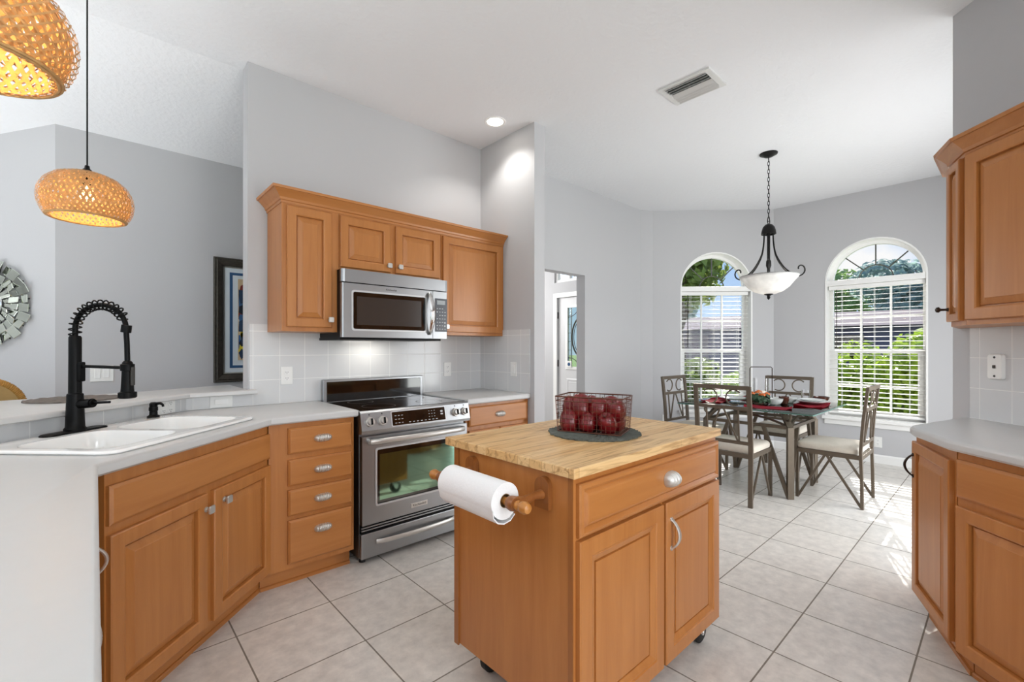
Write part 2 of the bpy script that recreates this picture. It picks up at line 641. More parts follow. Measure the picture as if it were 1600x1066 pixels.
def plate(bm, outer, holes, y0, y1, plane='xz'):
    """flat outline with holes, given thickness"""
    def mk(p, h):
        return Vector((p[0], h, p[1])) if plane == 'xz' else Vector((p[0], p[1], h))
    polys = [list(outer)] + [list(h) for h in holes]
    flat = [p for pl in polys for p in pl]
    tris = tessellate_polygon([[Vector((p[0], p[1], 0)) for p in pl] for pl in polys])
    fa = [bm.verts.new(mk(p, y0)) for p in flat]
    fb = [bm.verts.new(mk(p, y1)) for p in flat]
    for t in tris:
        try:
            bm.faces.new([fa[i] for i in t])
            bm.faces.new([fb[i] for i in reversed(t)])
        except ValueError:
            pass
    k = 0
    for pl in polys:
        n = len(pl)
        for i in range(n):
            j = (i + 1) % n
            bm.faces.new((fa[k + i], fa[k + j], fb[k + j], fb[k + i]))
        k += n


def inset_poly(P, d):
    """move every edge of a counter-clockwise polygon inwards by d"""
    n = len(P)
    out = []
    for i in range(n):
        a, b, c = Vector(P[i - 1]).to_2d(), Vector(P[i]).to_2d(), Vector(P[(i + 1) % n]).to_2d()
        e1, e2 = (b - a).normalized(), (c - b).normalized()
        n1, n2 = Vector((-e1.y, e1.x)), Vector((-e2.y, e2.x))
        m = (n1 + n2)
        k = m.length_squared
        out.append((b + m * (2 * d / k))[:] if k > 1e-6 else (b + n1 * d)[:])
    return out


def area2(P):
    return sum(P[i - 1][0] * P[i][1] - P[i][0] * P[i - 1][1] for i in range(len(P)))


def slab(bm, outer, holes, z0, z1, r=0.006):
    """worktop with rounded outer edges and square-cut holes"""
    P = [tuple(p) for p in outer]
    if area2(P) < 0:
        P.reverse()
    steps = [(z0, r * 0.6), (z0 + r * 0.6, 0.0), (z1 - r, 0.0), (z1 - r * 0.62, r * 0.08), (z1 - r * 0.29, r * 0.29), (z1 - r * 0.08, r * 0.62), (z1, r)]
    loops = [[bm.verts.new((p[0], p[1], z)) for p in inset_poly(P, d)] for z, d in steps]
    n = len(P)
    for a, b in zip(loops[:-1], loops[1:]):
        for i in range(n):
            j = (i + 1) % n
            bm.faces.new((a[i], a[j], b[j], b[i]))
    hv0 = [[bm.verts.new((p[0], p[1], z0)) for p in h] for h in holes]
    hv1 = [[bm.verts.new((p[0], p[1], z1)) for p in h] for h in holes]
    for lp, hv, rev in ((loops[-1], hv1, False), (loops[0], hv0, True)):
        polys = [[v.co.copy() for v in lp]] + [[v.co.copy() for v in h] for h in hv]
        for pl in polys:
            for p in pl:
                p.z = 0
        flat = list(lp) + [v for h in hv for v in h]
        for t in tessellate_polygon(polys):
            q = [flat[i] for i in t]
            try:
                bm.faces.new(q[::-1] if rev else q)
            except ValueError:
                pass
    for h0, h1 in zip(hv0, hv1):
        m = len(h0)
        for i in range(m):
            j = (i + 1) % m
            bm.faces.new((h0[i], h0[j], h1[j], h1[i]))


def rect_rings(bm, x0, x1, z0, z1, prof):
    """nested rectangles: prof lists (inset, y); a raised-panel front"""
    loops = []
    for d, y in prof:
        loops.append([(x0 + d, y, z0 + d), (x1 - d, y, z0 + d), (x1 - d, y, z1 - d), (x0 + d, y, z1 - d)])
    rings(bm, loops)


def rrect(x0, x1, y0, y1, r, n=5):
    out = []
    for cx, cy, a0 in ((x1 - r, y0 + r, -90), (x1 - r, y1 - r, 0), (x0 + r, y1 - r, 90), (x0 + r, y0 + r, 180)):
        for k in range(n + 1):
            a = radians(a0 + 90 * k / n)
            out.append((cx + r * cos(a), cy + r * sin(a)))
    return out


def rot2(p, o, a):
    return (o[0] + p[0] * cos(a) - p[1] * sin(a), o[1] + p[0] * sin(a) + p[1] * cos(a))

# ------------------------------------------------------------------ the room
CH = 3.04   # ceiling height

bm = BM()
plate(bm, [(-4.3, -2.7), (6.6, -2.7), (6.6, 3.3), (5.35, 3.3), (5.35, 6.35), (-4.3, 6.35)], [], -0.1, 0.0, 'xy')
struct('floor', bm, M['floor'])

bm = BM()
plate(bm, [(-4.4, -2.75), (6.65, -2.75), (6.65, 3.285), (5.4, 3.285), (5.4, 6.4), (2.9, 6.4), (2.9, 3.285), (-4.4, 3.285)], [], CH, CH + 0.12, 'xy')
struct('ceiling', bm, M['ceiling'])
bm = BM()
zs = CH - 0.216 * (5.4 - 3.285)
rings(bm, [[(-4.4, 3.285, CH), (-4.4, 3.285, CH + .12), (-4.4, 5.4, zs + .12), (-4.4, 5.4, zs)],
           [(2.95, 3.285, CH), (2.95, 3.285, CH + .12), (2.95, 5.4, zs + .12), (2.95, 5.4, zs)]])
struct('ceiling', bm, M['ceiling'])


def arch_outline(w, z0, zs, r_in=0.0, n=24):
    """rectangle with a half-round head, counter-clockwise, inset by r_in"""
    h = w / 2 - r_in
    P = [(-h, z0 + r_in), (h, z0 + r_in)]
    for k in range(n + 1):
        a = pi * k / n
        P.append((h * cos(a), zs + h * sin(a)))
    return P


def wall(name, p0, p1, z1=CH, t=0.12, holes=(), outer=None, mat=None):
    p0, p1 = Vector(p0), Vector(p1)
    L = (p1 - p0).length
    bm = BM()
    plate(bm, outer or [(0, 0), (L, 0), (L, z1), (0, z1)], holes, 0, t)
    return struct(name, bm, mat or M['wall'], (p0.x, p0.y, 0), atan2(p1.y - p0.y, p1.x - p0.x))


# range wall running on to the breakfast nook, with the opening to the entry hall
X0 = 0.691
L = 5.14 - X0
o0, o1, oz = 3.06 - X0, 4.006 - X0, 2.078
wall('wall_north', (X0, 3.165), (5.14, 3.165), outer=[(0, 0), (o0, 0), (o0, oz), (o1, oz), (o1, 0), (L, 0), (L, CH), (0, CH)])
bm = BM()
box(bm, 2.526, 2.642, 2.493, 3.166, 0, CH)
struct('wall_east', bm, M['wall'])
wall('wall_north', (5.14, 3.165), (5.29, 3.08), t=0.2)
BAY0 = (5.29, 3.08)
EAST0 = (6.367, 2.003)
WW, WZ0, WZS = 0.90, 0.47, 2.05
tb = 0.803
te = 1.003
wall('wall_northeast', BAY0, EAST0, t=0.2, holes=[[(x + tb, z) for x, z in arch_outline(WW, WZ0, WZS)]])
wall('wall_east', EAST0, (6.367, -0.6), t=0.2, holes=[[(x + te, z) for x, z in arch_outline(WW, WZ0, WZS)]])
# nook wall with the sliding door
wall('wall_south', (6.367, -0.6), (2.78, -0.6), t=0.14, outer=[(0, 0), (1.0, 0), (1.0, 2.08), (2.65, 2.08), (2.65, 0), (3.587, 0), (3.587, CH), (0, CH)])
# diagonal wall behind the right-hand cabinets
WR = (3.373, 0.193)
wall('wall_southeast', WR, (0.58, -2.6), t=0.14, outer=[(0, 0), (2.62, 0), (2.62, 2.08), (3.72, 2.08), (3.72, 0), (3.947, 0), (3.947, CH), (0, CH)])
wall('wall_south', (0.58, -2.6), (-4.2, -2.6), t=0.14, outer=[(0, 0), (0.7, 0), (0.7, 2.3), (3.9, 2.3), (3.9, 0), (4.78, 0), (4.78, CH), (0, CH)])
wall('wall_west', (-4.2, -2.6), (-4.2, 5.2), t=0.14, outer=[(0, 0), (2.3, 0), (2.3, 2.3), (5.3, 2.3), (5.3, 0), (7.8, 0), (7.8, CH), (0, CH)])
wall('wall_north', (-4.2, 5.19), (-1.0, 5.19))
wall('wall_northwest', (-1.0, 5.19), (-0.203, 4.39))
wall('wall_north', (-0.203, 4.39), (2.9, 4.39))
# entry hall
wall('wall_west', (2.9, 3.285), (2.9, 6.2), t=0.06)
wall('wall_north', (2.9, 6.2), (5.2, 6.2))
DY = 4.638           # front door hinge side
wall('wall_east', (5.2, 6.2), (5.2, 3.17), t=0.15,
     outer=[(0, 0), (6.2 - DY, 0), (6.2 - DY, 2.035), (6.2 - DY + .92, 2.035), (6.2 - DY + .92, 0), (3.03, 0), (3.03, CH), (0, CH)],
     holes=[[(6.2 - 4.70, 2.27), (6.2 - 3.66, 2.27), (6.2 - 3.66, 2.56), (6.2 - 4.70, 2.56)]])

# low wall that carries the bar
PF = [(0.691, 3.165), (0.375, 3.165), (-0.63, 2.16), (-0.63, -0.4)]
PB = [(-0.75, -0.4), (-0.75, 2.21), (0.325, 3.285), (0.691, 3.285)]
bm = BM()
plate(bm, PF + PB, [], 0, 0.988, 'xy')
struct('wall_northwest', bm, M['wall'])

# baseboards
def baseboard(name, p0, p1):
    p0, p1 = Vector(p0), Vector(p1)
    bm = BM()
    Lb = (p1 - p0).length
    rings(bm, [[(x, 0, 0), (x, -0.014, 0), (x, -0.014, 0.08), (x, -0.006, 0.095), (x, 0, 0.095)] for x in (0, Lb)])
    struct(name, bm, M['trim'], (p0.x, p0.y, 0), atan2(p1.y - p0.y, p1.x - p0.x))


baseboard('baseboard_north', (4.01, 3.165), (5.14, 3.165))
baseboard('baseboard_north', (5.14, 3.165), (5.29, 3.08))
baseboard('baseboard_northeast', BAY0, EAST0)
baseboard('baseboard_east', EAST0, (6.367, -0.6))
baseboard('baseboard_east', (5.2, 6.2), (5.2, 4.72))

# tile backsplashes
bm = BM()
box(bm, 0.70, 2.526, 3.157, 3.165, 0.914, 1.42)
struct('trim_1', bm, M['splash'])
bm = BM()
box(bm, 2.518, 2.526, 2.54, 3.157, 0.914, 1.42)
struct('trim_2', bm, M['splash_side'])
bm = BM()
box(bm, 0.378, 0.70, 3.157, 3.165, 0.914, 0.988)
struct('trim_3', bm, M['splash'])
bm = BM()
box(bm, 0.0, 1.42, -0.008, 0.0, 0.914, 0.988)
struct('trim_4', bm, M['splash_local'], (-0.63, 2.16, 0), radians(45))
bm = BM()
box(bm, 0.103, 2.0, -0.008, 0.0, 0.914, 1.385)
struct('trim_5', bm, M['splash_local'], (WR[0], WR[1], 0), radians(225))


# ------------------------------------------------------------------ windows
def arched_window(name, loc, rz):
    root = bpy.data.objects.new(name, None)
    COL.objects.link(root)
    root.location = loc
    root.rotation_euler = (0, 0, rz)
    root['kind'] = 'structure'
    A = lambda r: arch_outline(WW, WZ0, WZS, r)
    bm = BM()
    plate(bm, A(-0.002), [A(0.014)], -0.004, 0.2)
    obj('jamb', bm, M['trim'], root)
    bm = BM()
    plate(bm, A(0.014), [A(0.05)], 0.135, 0.185)
    obj('frame', bm, M['trim'], root)
    bm = BM()
    box(bm, -0.436, 0.436, 0.005, 0.185, 2.0, 2.062, 0.004)
    obj('transom_bar', bm, M['trim'], root)
    bm = BM()
    plate(bm, [(-.405, WZ0 + .04), (.405, WZ0 + .04), (.405, 1.262), (-.405, 1.262)], [[(-.36, WZ0 + .085), (.36, WZ0 + .085), (.36, 1.212), (-.36, 1.212)]], 0.125, 0.165)
    obj('sash', bm, M['trim'], root)
    bm = BM()
    for x in (-0.133, 0.133):
        box(bm, x - .01, x + .01, 0.145, 0.165, WZ0 + .05, 2.0)
    for z in (0.84, 1.63):
        box(bm, -0.4, 0.4, 0.1465, 0.1635, z - .01, z + .01)
    obj('muntin', bm, M['trim'], root)
    bm = BM()
    R0 = 0.155
    tube(bm, [(R0 * cos(pi * k / 20), 0.15, 2.06 + R0 * sin(pi * k / 20)) for k in range(21)], 0.0065, 6)
    for a in (45, 90, 135):
        ca, sa = cos(radians(a)), sin(radians(a))
        bar(bm, (R0 * ca, 0.15, 2.06 + R0 * sa), (0.395 * ca, 0.15, 2.05 + 0.395 * sa), 0.012, 0.012, (0, 1, 0))
    obj('sunburst_muntin', bm, M['lead'], root)
    bm = BM()
    plate(bm, A(0.045), [], 0.153, 0.157)
    obj('pane', bm, M['glass'], root)
    bm = BM()
    box(bm, -0.475, 0.475, -0.045, 0.13, WZ0 - .028, WZ0 + .006, 0.005)
    box(bm, -0.455, 0.455, -0.018, 0.0, WZ0 - .085, WZ0 - .028, 0.004)
    obj('sill', bm, M['trim'], root)
    return root


def blind(name, loc, rz, label):
    root = thing(name, label, 'blind', loc, rz, 'white slat blinds in the breakfast nook')
    bm = BM()
    box(bm, -0.425, 0.425, 0.045, 0.105, 1.955, 1.998, 0.003)
    obj('headrail', bm, M['trim'], root)
    bm = BM()
    z = 1.925
    while z > 0.55:
        rings(bm, [[(x, 0.05, z - .003), (x, 0.075, z + .0005), (x, 0.10, z + .001), (x, 0.10, z + .0034), (x, 0.075, z + .003), (x, 0.05, z - .0006)] for x in (-.425, .425)])
        z -= 0.0525
    obj('slats', bm, M['blind'], root)
    bm = BM()
    box(bm, -0.425, 0.425, 0.05, 0.10, 0.508, 0.53, 0.004)
    obj('bottom_rail', bm, M['trim'], root)
    bm = BM()
    for x in (-0.3, 0.0, 0.3):
        for y in (0.05, 0.10):
            cyl(bm, (x, y, 0.52), (x, y, 1.96), 0.0016, 5)
    obj('ladder_cord', bm, M['trim'], root)
    bm = BM()
    cyl(bm, (-0.345, 0.04, 1.28), (-0.345, 0.04, 1.955), 0.0045, 8)
    obj('tilt_wand', bm, M['slot'], root)
    return root


def on_wall(p0, p1, t):
    d = (Vector(p1) - Vector(p0)).normalized()
    return (p0[0] + d.x * t, p0[1] + d.y * t, 0), atan2(d.y, d.x)


lb, rb = on_wall(BAY0, EAST0, tb)
le, re_ = on_wall(EAST0, (6.367, -0.6), te)
arched_window('window_1', lb, rb)
arched_window('window_2', le, re_)
blind('window_blind', lb, rb, 'white slat blind in the arched window behind the hanging bowl lamp')
blind('window_blind', le, re_, 'white slat blind in the arched window behind the side-on chair')


def sliding_door(name, loc, rz, w, h):
    root = bpy.data.objects.new(name, None)
    COL.objects.link(root)
    root.location = loc
    root.rotation_euler = (0, 0, rz)
    root['kind'] = 'structure'
    bm = BM()
    plate(bm, [(0, 0), (w, 0), (w, h), (0, h)], [[(.06, .07), (w / 2 - .03, .07), (w / 2 - .03, h - .06), (.06, h - .06)], [(w / 2 + .03, .07), (w - .06, .07), (w - .06, h - .06), (w / 2 + .03, h - .06)]], 0.03, 0.09)
    obj('frame', bm, M['trim'], root)
    bm = BM()
    box(bm, .05, w - .05, 0.058, 0.064, .06, h - .05)
    obj('pane', bm, M['glass'], root)
    return root


sliding_door('window_3', (5.367, -0.6, 0), pi, 1.65, 2.08)
sliding_door('added_window', (WR[0] - 2.62 * .7071, WR[1] - 2.62 * .7071, 0), radians(225), 1.1, 2.08)  # unseen glass door, added to go with the southeast fill lamp
sliding_door('window_4', (-0.12, -2.6, 0), pi, 3.2, 2.3)
sliding_door('window_5', (-4.2, -0.3, 0), pi / 2, 3.0, 2.3)

# front door in the entry hall, with leaded glass
root = bpy.data.objects.new('door_1', None)
COL.objects.link(root)
root.location = (5.2, DY, 0)
root.rotation_euler = (0, 0, -pi / 2)
root['kind'] = 'structure'
bm = BM()
GX0, GX1, GZ0, GZ1 = 0.18, 0.74, 0.985, 1.885
plate(bm, [(0.004, 0.01), (0.916, 0.01), (0.916, 2.03), (0.004, 2.03)], [[(GX0, GZ0), (GX1, GZ0), (GX1, GZ1), (GX0, GZ1)]], 0.02, 0.065)
rect_rings(bm, .16, .43, .2, .82, [(0, .02), (.02, .012), (.05, .018), (.06, .015)])
rect_rings(bm, .49, .76, .2, .82, [(0, .02), (.02, .012), (.05, .018), (.06, .015)])
obj('door_leaf', bm, M['door'], root)
bm = BM()
plate(bm, [(GX0 - .03, GZ0 - .03), (GX1 + .03, GZ0 - .03), (GX1 + .03, GZ1 + .03), (GX0 - .03, GZ1 + .03)], [[(GX0 + .01, GZ0 + .01), (GX1 - .01, GZ0 + .01), (GX1 - .01, GZ1 - .01), (GX0 + .01, GZ1 - .01)]], 0.008, 0.03)
obj('glass_frame', bm, M['trim'], root)
bm = BM()
box(bm, GX0, GX1, 0.038, 0.044, GZ0, GZ1)
obj('leaded_glass', bm, M['fog_glass'], root)
bm = BM()
gc, gz = (GX0 + GX1) / 2, (GZ0 + GZ1) / 2
tube(bm, [(gc + 0.2 * cos(2 * pi * k / 40), 0.034, gz + 0.3 * sin(2 * pi * k / 40)) for k in range(40)], 0.012, 6, closed=True)
tube(bm, [(gc + 0.165 * cos(2 * pi * k / 40), 0.034, gz + 0.265 * sin(2 * pi * k / 40)) for k in range(40)], 0.005, 6, closed=True)
for d in (0.06, 0.075):
    for x in (GX0 + d, GX1 - d):
        bar(bm, (x, .034, GZ0), (x, .034, GZ1), .006, .006, (0, 1, 0))
for i in range(1, 7):
    z = GZ0 + (GZ1 - GZ0) * i / 7
    for x in (GX0, GX1 - .06):
        bar(bm, (x, .034, z), (x + .06, .034, z), .005, .005, (0, 1, 0))
for sx in (-1, 1):
    for sz in (-1, 1):
        cx, cz = gc + sx * .28, gz + sz * .45
        tube(bm, [(cx - sx * 0.2 * cos(pi / 2 * k / 8), .034, cz - sz * 0.15 * sin(pi / 2 * k / 8)) for k in range(9)], 0.005, 6)
obj('lead_came', bm, M['lead'], root)
bm = BM()
for z in (1.77, 1.04, 0.25):
    cyl(bm, (0.0, 0.012, z - .05), (0.0, 0.012, z + .05), 0.011, 8)
obj('hinge', bm, M['black_metal'], root)
bm = BM()
lathe(bm, [(0.0, -.05), (.028, -.05), (.032, -.03), (.012, -.01), (.012, .02)], 16, (0.86, 0, 0.98), 'y')
obj('door_knob', bm, M['brass_dark'], root)
bm = BM()
for x0, x1, z0, z1 in ((-.07, 0, 0, 2.035), (.92, .99, 0, 2.035), (-.07, .99, 2.035, 2.105)):
    box(bm, x0, x1, -0.02, 0.0, z0, z1, .004)
o = struct('trim_6', bm, M['trim'], (5.2, DY, 0), -pi / 2)
root = bpy.data.objects.new('window_6', None)
COL.objects.link(root)
root.location = (5.2, 4.70, 0)
root.rotation_euler = (0, 0, -pi / 2)
root['kind'] = 'structure'
bm = BM()
plate(bm, [(0, 2.27), (1.04, 2.27), (1.04, 2.56), (0, 2.56)], [[(.04, 2.31), (.24, 2.31), (.24, 2.52), (.04, 2.52)], [(.28, 2.31), (1.0, 2.31), (1.0, 2.52), (.28, 2.52)]], 0.03, 0.09)
obj('frame', bm, M['trim'], root)
bm = BM()
box(bm, .03, 1.01, .058, .063, 2.3, 2.53)
obj('pane', bm, M['glass'], root)
o = obj('round_sensor', BM(), M['plastic'])
bpy.data.objects.remove(o)
bm = BM()
box(bm, -.045, .045, -.012, 0, -.05, .05, .004)
lock = thing('window_sticker', 'small white square badge on the front door glass', 'badge', (5.207, 4.405, 1.03), -pi / 2)
obj('plate', bm, M['plastic'], lock)
bm = BM()
lathe(bm, [(0.026, -.014), (.026, -.012)], 18, (0, 0, 0), 'y')
obj('emblem', bm, M['mat_blue'], lock)

# ------------------------------------------------------------------ cabinet parts
FACE = [(0, 0), (0, -.014), (.006, -.019), (.006, -.02)]


def flat_door_bm(x0, x1, z0, z1, st=.06):
    """door whose moulded inner edge steps down to a flat panel"""
    bm = BM()
    rect_rings(bm, x0, x1, z0, z1, [(0, 0), (0, -.016), (.004, -.020), (st - .006, -.020), (st - .002, -.016), (st + .002, -.016), (st + .023, -.008), (st + .0245, -.002), (st + .0285, -.002), (st + .030, -.009), (st + .033, -.0095)])
    return bm


def door_bm(x0, x1, z0, z1, st=0.052):
    """raised-panel door standing in front of y = 0"""
    bm = BM()
    rect_rings(bm, x0, x1, z0, z1, [(0, 0), (0, -.016), (.004, -.020), (st - .006, -.020), (st, -.017), (st + .0015, -.001), (st + .006, -.001), (st + .0075, -.0065), (st + .034, -.0155), (st + .036, -.0175)])
    return bm


def drawer_bm(x0, x1, z0, z1):
    bm = BM()
    rect_rings(bm, x0, x1, z0, z1, [(0, 0), (0, -.013), (.009, -.0195), (.012, -.02)])
    return bm


def square_knob(parent, x, z):
    bm = BM()
    cyl(bm, (x, -.02, z), (x, -.042, z), .006, 12)
    lathe(bm, [(.011, -.0235), (.011, -.02)], 14, (x, 0, z), 'y')
    b2 = rrect(x - .0165, x + .0165, z - .0165, z + .0165, .006, 4)
    rings(bm, [[(p[0], y, p[1]) if k == 0 else (x + (p[0] - x) * k, y, z + (p[1] - z) * k) for p in b2] for y, k in ((-.040, 0.9), (-.043, 1.0001), (-.047, 1.0001), (-.0495, .9))])
    obj('knob', bm, M['nickel'], parent, True)


def cup_pull(parent, x, z, w=.096, h=.042, d=.027, ribs=4):
    """ribbed shell-shaped cup pull"""
    bm = BM()
    n, m = 36, 8
    loops = []
    for i in range(n + 1):
        t = -1 + 2 * i / n
        rr = sqrt(max(0.0, 1 - abs(t) ** 3.2))
        if abs(t) < 0.62:
            rr *= 1 + 0.07 * cos(t * pi * ribs * 2)
        lp = []
        for k in range(m + 1):
            a = pi * (-0.38 + 1.0 * k / m) if False else pi * k / m
            lp.append((x + t * w / 2, -.02 - d * max(rr, .02) * sin(a), z + h / 2 * max(rr, .02) * cos(a)))
        loops.append(lp)
    rings(bm, loops, True, True, closed=False)
    obj('cup_pull', bm, M['nickel'], parent, True)


def arc_pull(parent, x, z0, z1, d=.03, mat='nickel', r=.0045, name='pull_handle'):
    bm = BM()
    pts = []
    for k in range(15):
        t = k / 14
        pts.append((x, -.02 - d * sin(pi * t) ** .7, z0 + (z1 - z0) * t))
    tube(bm, pts, [r * (1.5 if k in (0, 14) else 1.0 + .5 * sin(pi * k / 14)) for k in range(15)], 8, flat=(1.3, .8))
    for z in (z0, z1):
        lathe(bm, [(.008, -.024), (.009, -.02)], 12, (x, 0, z), 'y')
    obj(name, bm, M[mat], parent, True)


def shell(bm, x0, x1, y0, y1, z0, z1, t):
    """open-topped box with walls of thickness t"""
    R4 = lambda d, z: [(x0 + d, y0 + d, z), (x1 - d, y0 + d, z), (x1 - d, y1 - d, z), (x0 + d, y1 - d, z)]
    rings(bm, [R4(0, z0), R4(0, z1), R4(t, z1), R4(t, z0 + t)])


def carcass(root, w, depth, z0, z1, toe=True, mat='maple', ext=(0, 0)):
    """open box with a face frame on y = 0"""
    bm = BM()
    t = .018
    if toe:
        shell(bm, 0, w, 0, depth, z0, z1, t)
    else:
        box(bm, 0, w, 0, depth, z0, z1)
    obj('body', bm, M[mat], root)
    if toe:
        bm = BM()
        rings(bm, [[(x, .49, 0), (x, .052, 0), (x, .052, .014), (x, .056, .018), (x, .062, .019), (x, .062, z0), (x, .49, z0)] for x in (-ext[0], w + ext[1])])
        obj('toe_kick', bm, M['maple_h'], root)


# ------------------------------------------------------------------ left-hand base units
# sink unit across the corner
SQ = sqrt(.5)
root = thing('sink_cabinet', 'maple base cabinet with two doors below the white double sink', 'cabinet', (0.02, 1.94, 0), radians(45))
carcass(root, .895, .585, .10, .872, ext=(.026, .026))
o = obj('false_drawer_front', drawer_bm(.004, .893, .70, .828), M['maple_h'], root)
d = obj('door', door_bm(.006, .437, .115, .668), M['maple'], root)
square_knob(d, .425, .605)
d = obj('door', door_bm(.478, .893, .115, .668), M['maple'], root)
square_knob(d, .535, .612)

# four-drawer unit left of the range
root = thing('drawer_cabinet', 'maple cabinet of four drawers between the sink cabinet and the range', 'cabinet', (0.655, 2.565, 0))
carcass(root, .45, .59, .10, .872, ext=(.026, 0))
for i, (z0, z1) in enumerate(((.708, .846), (.540, .678), (.381, .519), (.129, .359))):
    d = obj('drawer', drawer_bm(.091, .434, z0, z1), M['maple_h'], root)
    cup_pull(d, .268, (z0 + z1) / 2 + (.04 if i == 3 else 0))

# peninsula unit running towards the camera
root = thing('base_cabinet', 'maple peninsula cabinet under the near end of the white worktop', 'cabinet', (-0.03, -0.35, 0), radians(90))
carcass(root, 2.26, .56, .10, .872)
for k in range(4):
    d = obj('drawer', drawer_bm(.02 + k * .56, .56 + k * .56, .70, .846), M['maple_h'], root)
    if k < 3:
        cup_pull(d, .29 + k * .56, .77, d=.018)
    d = obj('door', door_bm(.02 + k * .56, .56 + k * .56, .115, .668), M['maple'], root)
    if k < 3:
        square_knob(d, .06 + k * .56, .60)
    else:
        arc_pull(d, 2.12, .61, .70, .034)

# right of the range
root = thing('base_cabinet', 'maple base cabinet with one drawer between the range and the niche wall', 'cabinet', (1.912, 2.565, 0))
carcass(root, .612, .59, .10, .872)
d = obj('drawer', drawer_bm(.02, .59, .714, .852), M['maple_h'], root)
cup_pull(d, .305, .783)
d = obj('door', door_bm(.02, .30, .115, .685), M['maple'], root)
square_knob(d, .28, .63)
d = obj('door', door_bm(.31, .59, .115, .685), M['maple'], root)
square_knob(d, .33, .63)

# worktops
def e12(p):
    return ((p[0] - p[1]) * SQ, (p[0] + p[1]) * SQ)


bm = BM()
slab(bm, [(1.118, 2.53), (1.118, 3.157), (.378, 3.157), (-.62, 2.159), (-.62, -.38), (.005, -.38), (.005, 1.875), (.66, 2.53)],
     [[e12(p) for p in reversed(rrect(1.452, 2.208, 1.40, 1.895, .04))]], .874, .914, .012)
tag(obj('countertop', bm, M['counter'], None, True), 'white worktop that holds the double sink and turns the corner', 'countertop')
bm = BM()
slab(bm, [(1.908, 2.53), (2.517, 2.53), (2.517, 3.157), (1.908, 3.157)], [], .874, .914, .012)
tag(obj('countertop', bm, M['counter'], None, True), 'short white worktop between the range and the wall end', 'countertop')
bm = BM()
slab(bm, [(2.435, .155), (2.70, .285), (2.745, .298), (2.79, .296), (3.33, .148), (3.30, .113), (2.05, -1.137), (1.6, -.68)], [], .874, .914, .014)
tag(obj('countertop', bm, M['counter'], None, True), 'white worktop on the cabinets beneath the white wall plate', 'countertop')
bm = BM()
slab(bm, [(.73, 3.09), (.73, 3.158), (.689, 3.158), (.689, 3.64), (.45, 3.55), (.135, 3.40), (-.337, 3.28), (-.85, 2.95), (-1.12, 2.5), (-1.12, -.4), (-.575, -.4), (-.575, 2.125), (.39, 3.09)], [], .988, 1.016, .009)
tag(obj('bar_ledge', bm, M['counter'], None, True), 'raised white bar ledge behind the sink', 'ledge')

# ------------------------------------------------------------------ upper units on the range wall
UF = 2.86
root = thing('wall_cabinet', 'tall maple wall cabinet with one narrow door beside the microwave, at the open wall end', 'cabinet', (.80, UF, 0))
carcass(root, .335, .297, 1.37, 2.13, toe=False)
d = obj('door', door_bm(.025, .286, 1.397, 2.11), M['maple'], root)
square_knob(d, .272, 1.445)
root = thing('wall_cabinet', 'short maple wall cabinet with two doors over the microwave', 'cabinet', (1.137, UF, 0))
carcass(root, .763, .297, 1.768, 2.13, toe=False)
d = obj('door', door_bm(.003, .349, 1.786, 2.11), M['maple'], root)
square_knob(d, .330, 1.828)
d = obj('door', door_bm(.387, .745, 1.786, 2.11), M['maple'], root)
square_knob(d, .412, 1.828)
root = thing('wall_cabinet', 'maple wall cabinet with one wide door between the microwave and the niche wall', 'cabinet', (1.902, UF, 0))
carcass(root, .622, .297, 1.37, 2.13, toe=False)
d = obj('door', door_bm(.012, .592, 1.392, 2.11), M['maple'], root)
square_knob(d, .03, 1.43)


def sweep(bm, path, prof):
    """profile (outward, z) swept along a plan path; outward is to the right of travel"""
    loops = []
    n = len(path)
    dirs = [(Vector(path[i + 1]) - Vector(path[i])).normalized() for i in range(n - 1)]
    for i in range(n):
        d0 = dirs[max(i - 1, 0)]
        d1 = dirs[min(i, n - 2)]
        n0, n1 = Vector((d0.y, -d0.x)), Vector((d1.y, -d1.x))
        m = n0 + n1
        k = 2 / m.length_squared
        loops.append([(path[i][0] + m.x * k * o, path[i][1] + m.y * k * o, z) for o, z in prof])
    rings(bm, loops)


CROWN = [(-.018, 2.122), (.004, 2.122), (.006, 2.136), (.012, 2.139), (.016, 2.152), (.032, 2.170), (.046, 2.184), (.052, 2.190), (.060, 2.190), (.062, 2.205), (-.018, 2.205)]
bm = BM()
sweep(bm, [(.80, 3.164), (.80, UF), (2.524, UF)], CROWN)
tag(obj('crown_molding', bm, M['maple_h'], None, False), 'maple crown molding along the cabinets over the range', 'molding')

# ------------------------------------------------------------------ right-hand units
root = thing('base_cabinet', 'maple base cabinet', 'cabinet', (2.456, .126, 0), radians(225))
root['label'] = 'maple base cabinet with a drawer over a wide door below the white wall plate'
carcass(root, 1.15, .575, .10, .872)
for k in range(2):
    d = obj('drawer', drawer_bm(.008 + k * .57, .555 + k * .57, .698, .842), M['maple_h'], root)
    cup_pull(d, .45 + k * .57, .77)
    d = obj('door', door_bm(.008 + k * .57, .555 + k * .57, .105, .664), M['maple'], root)
    square_knob(d, .52 + k * .57, .60)
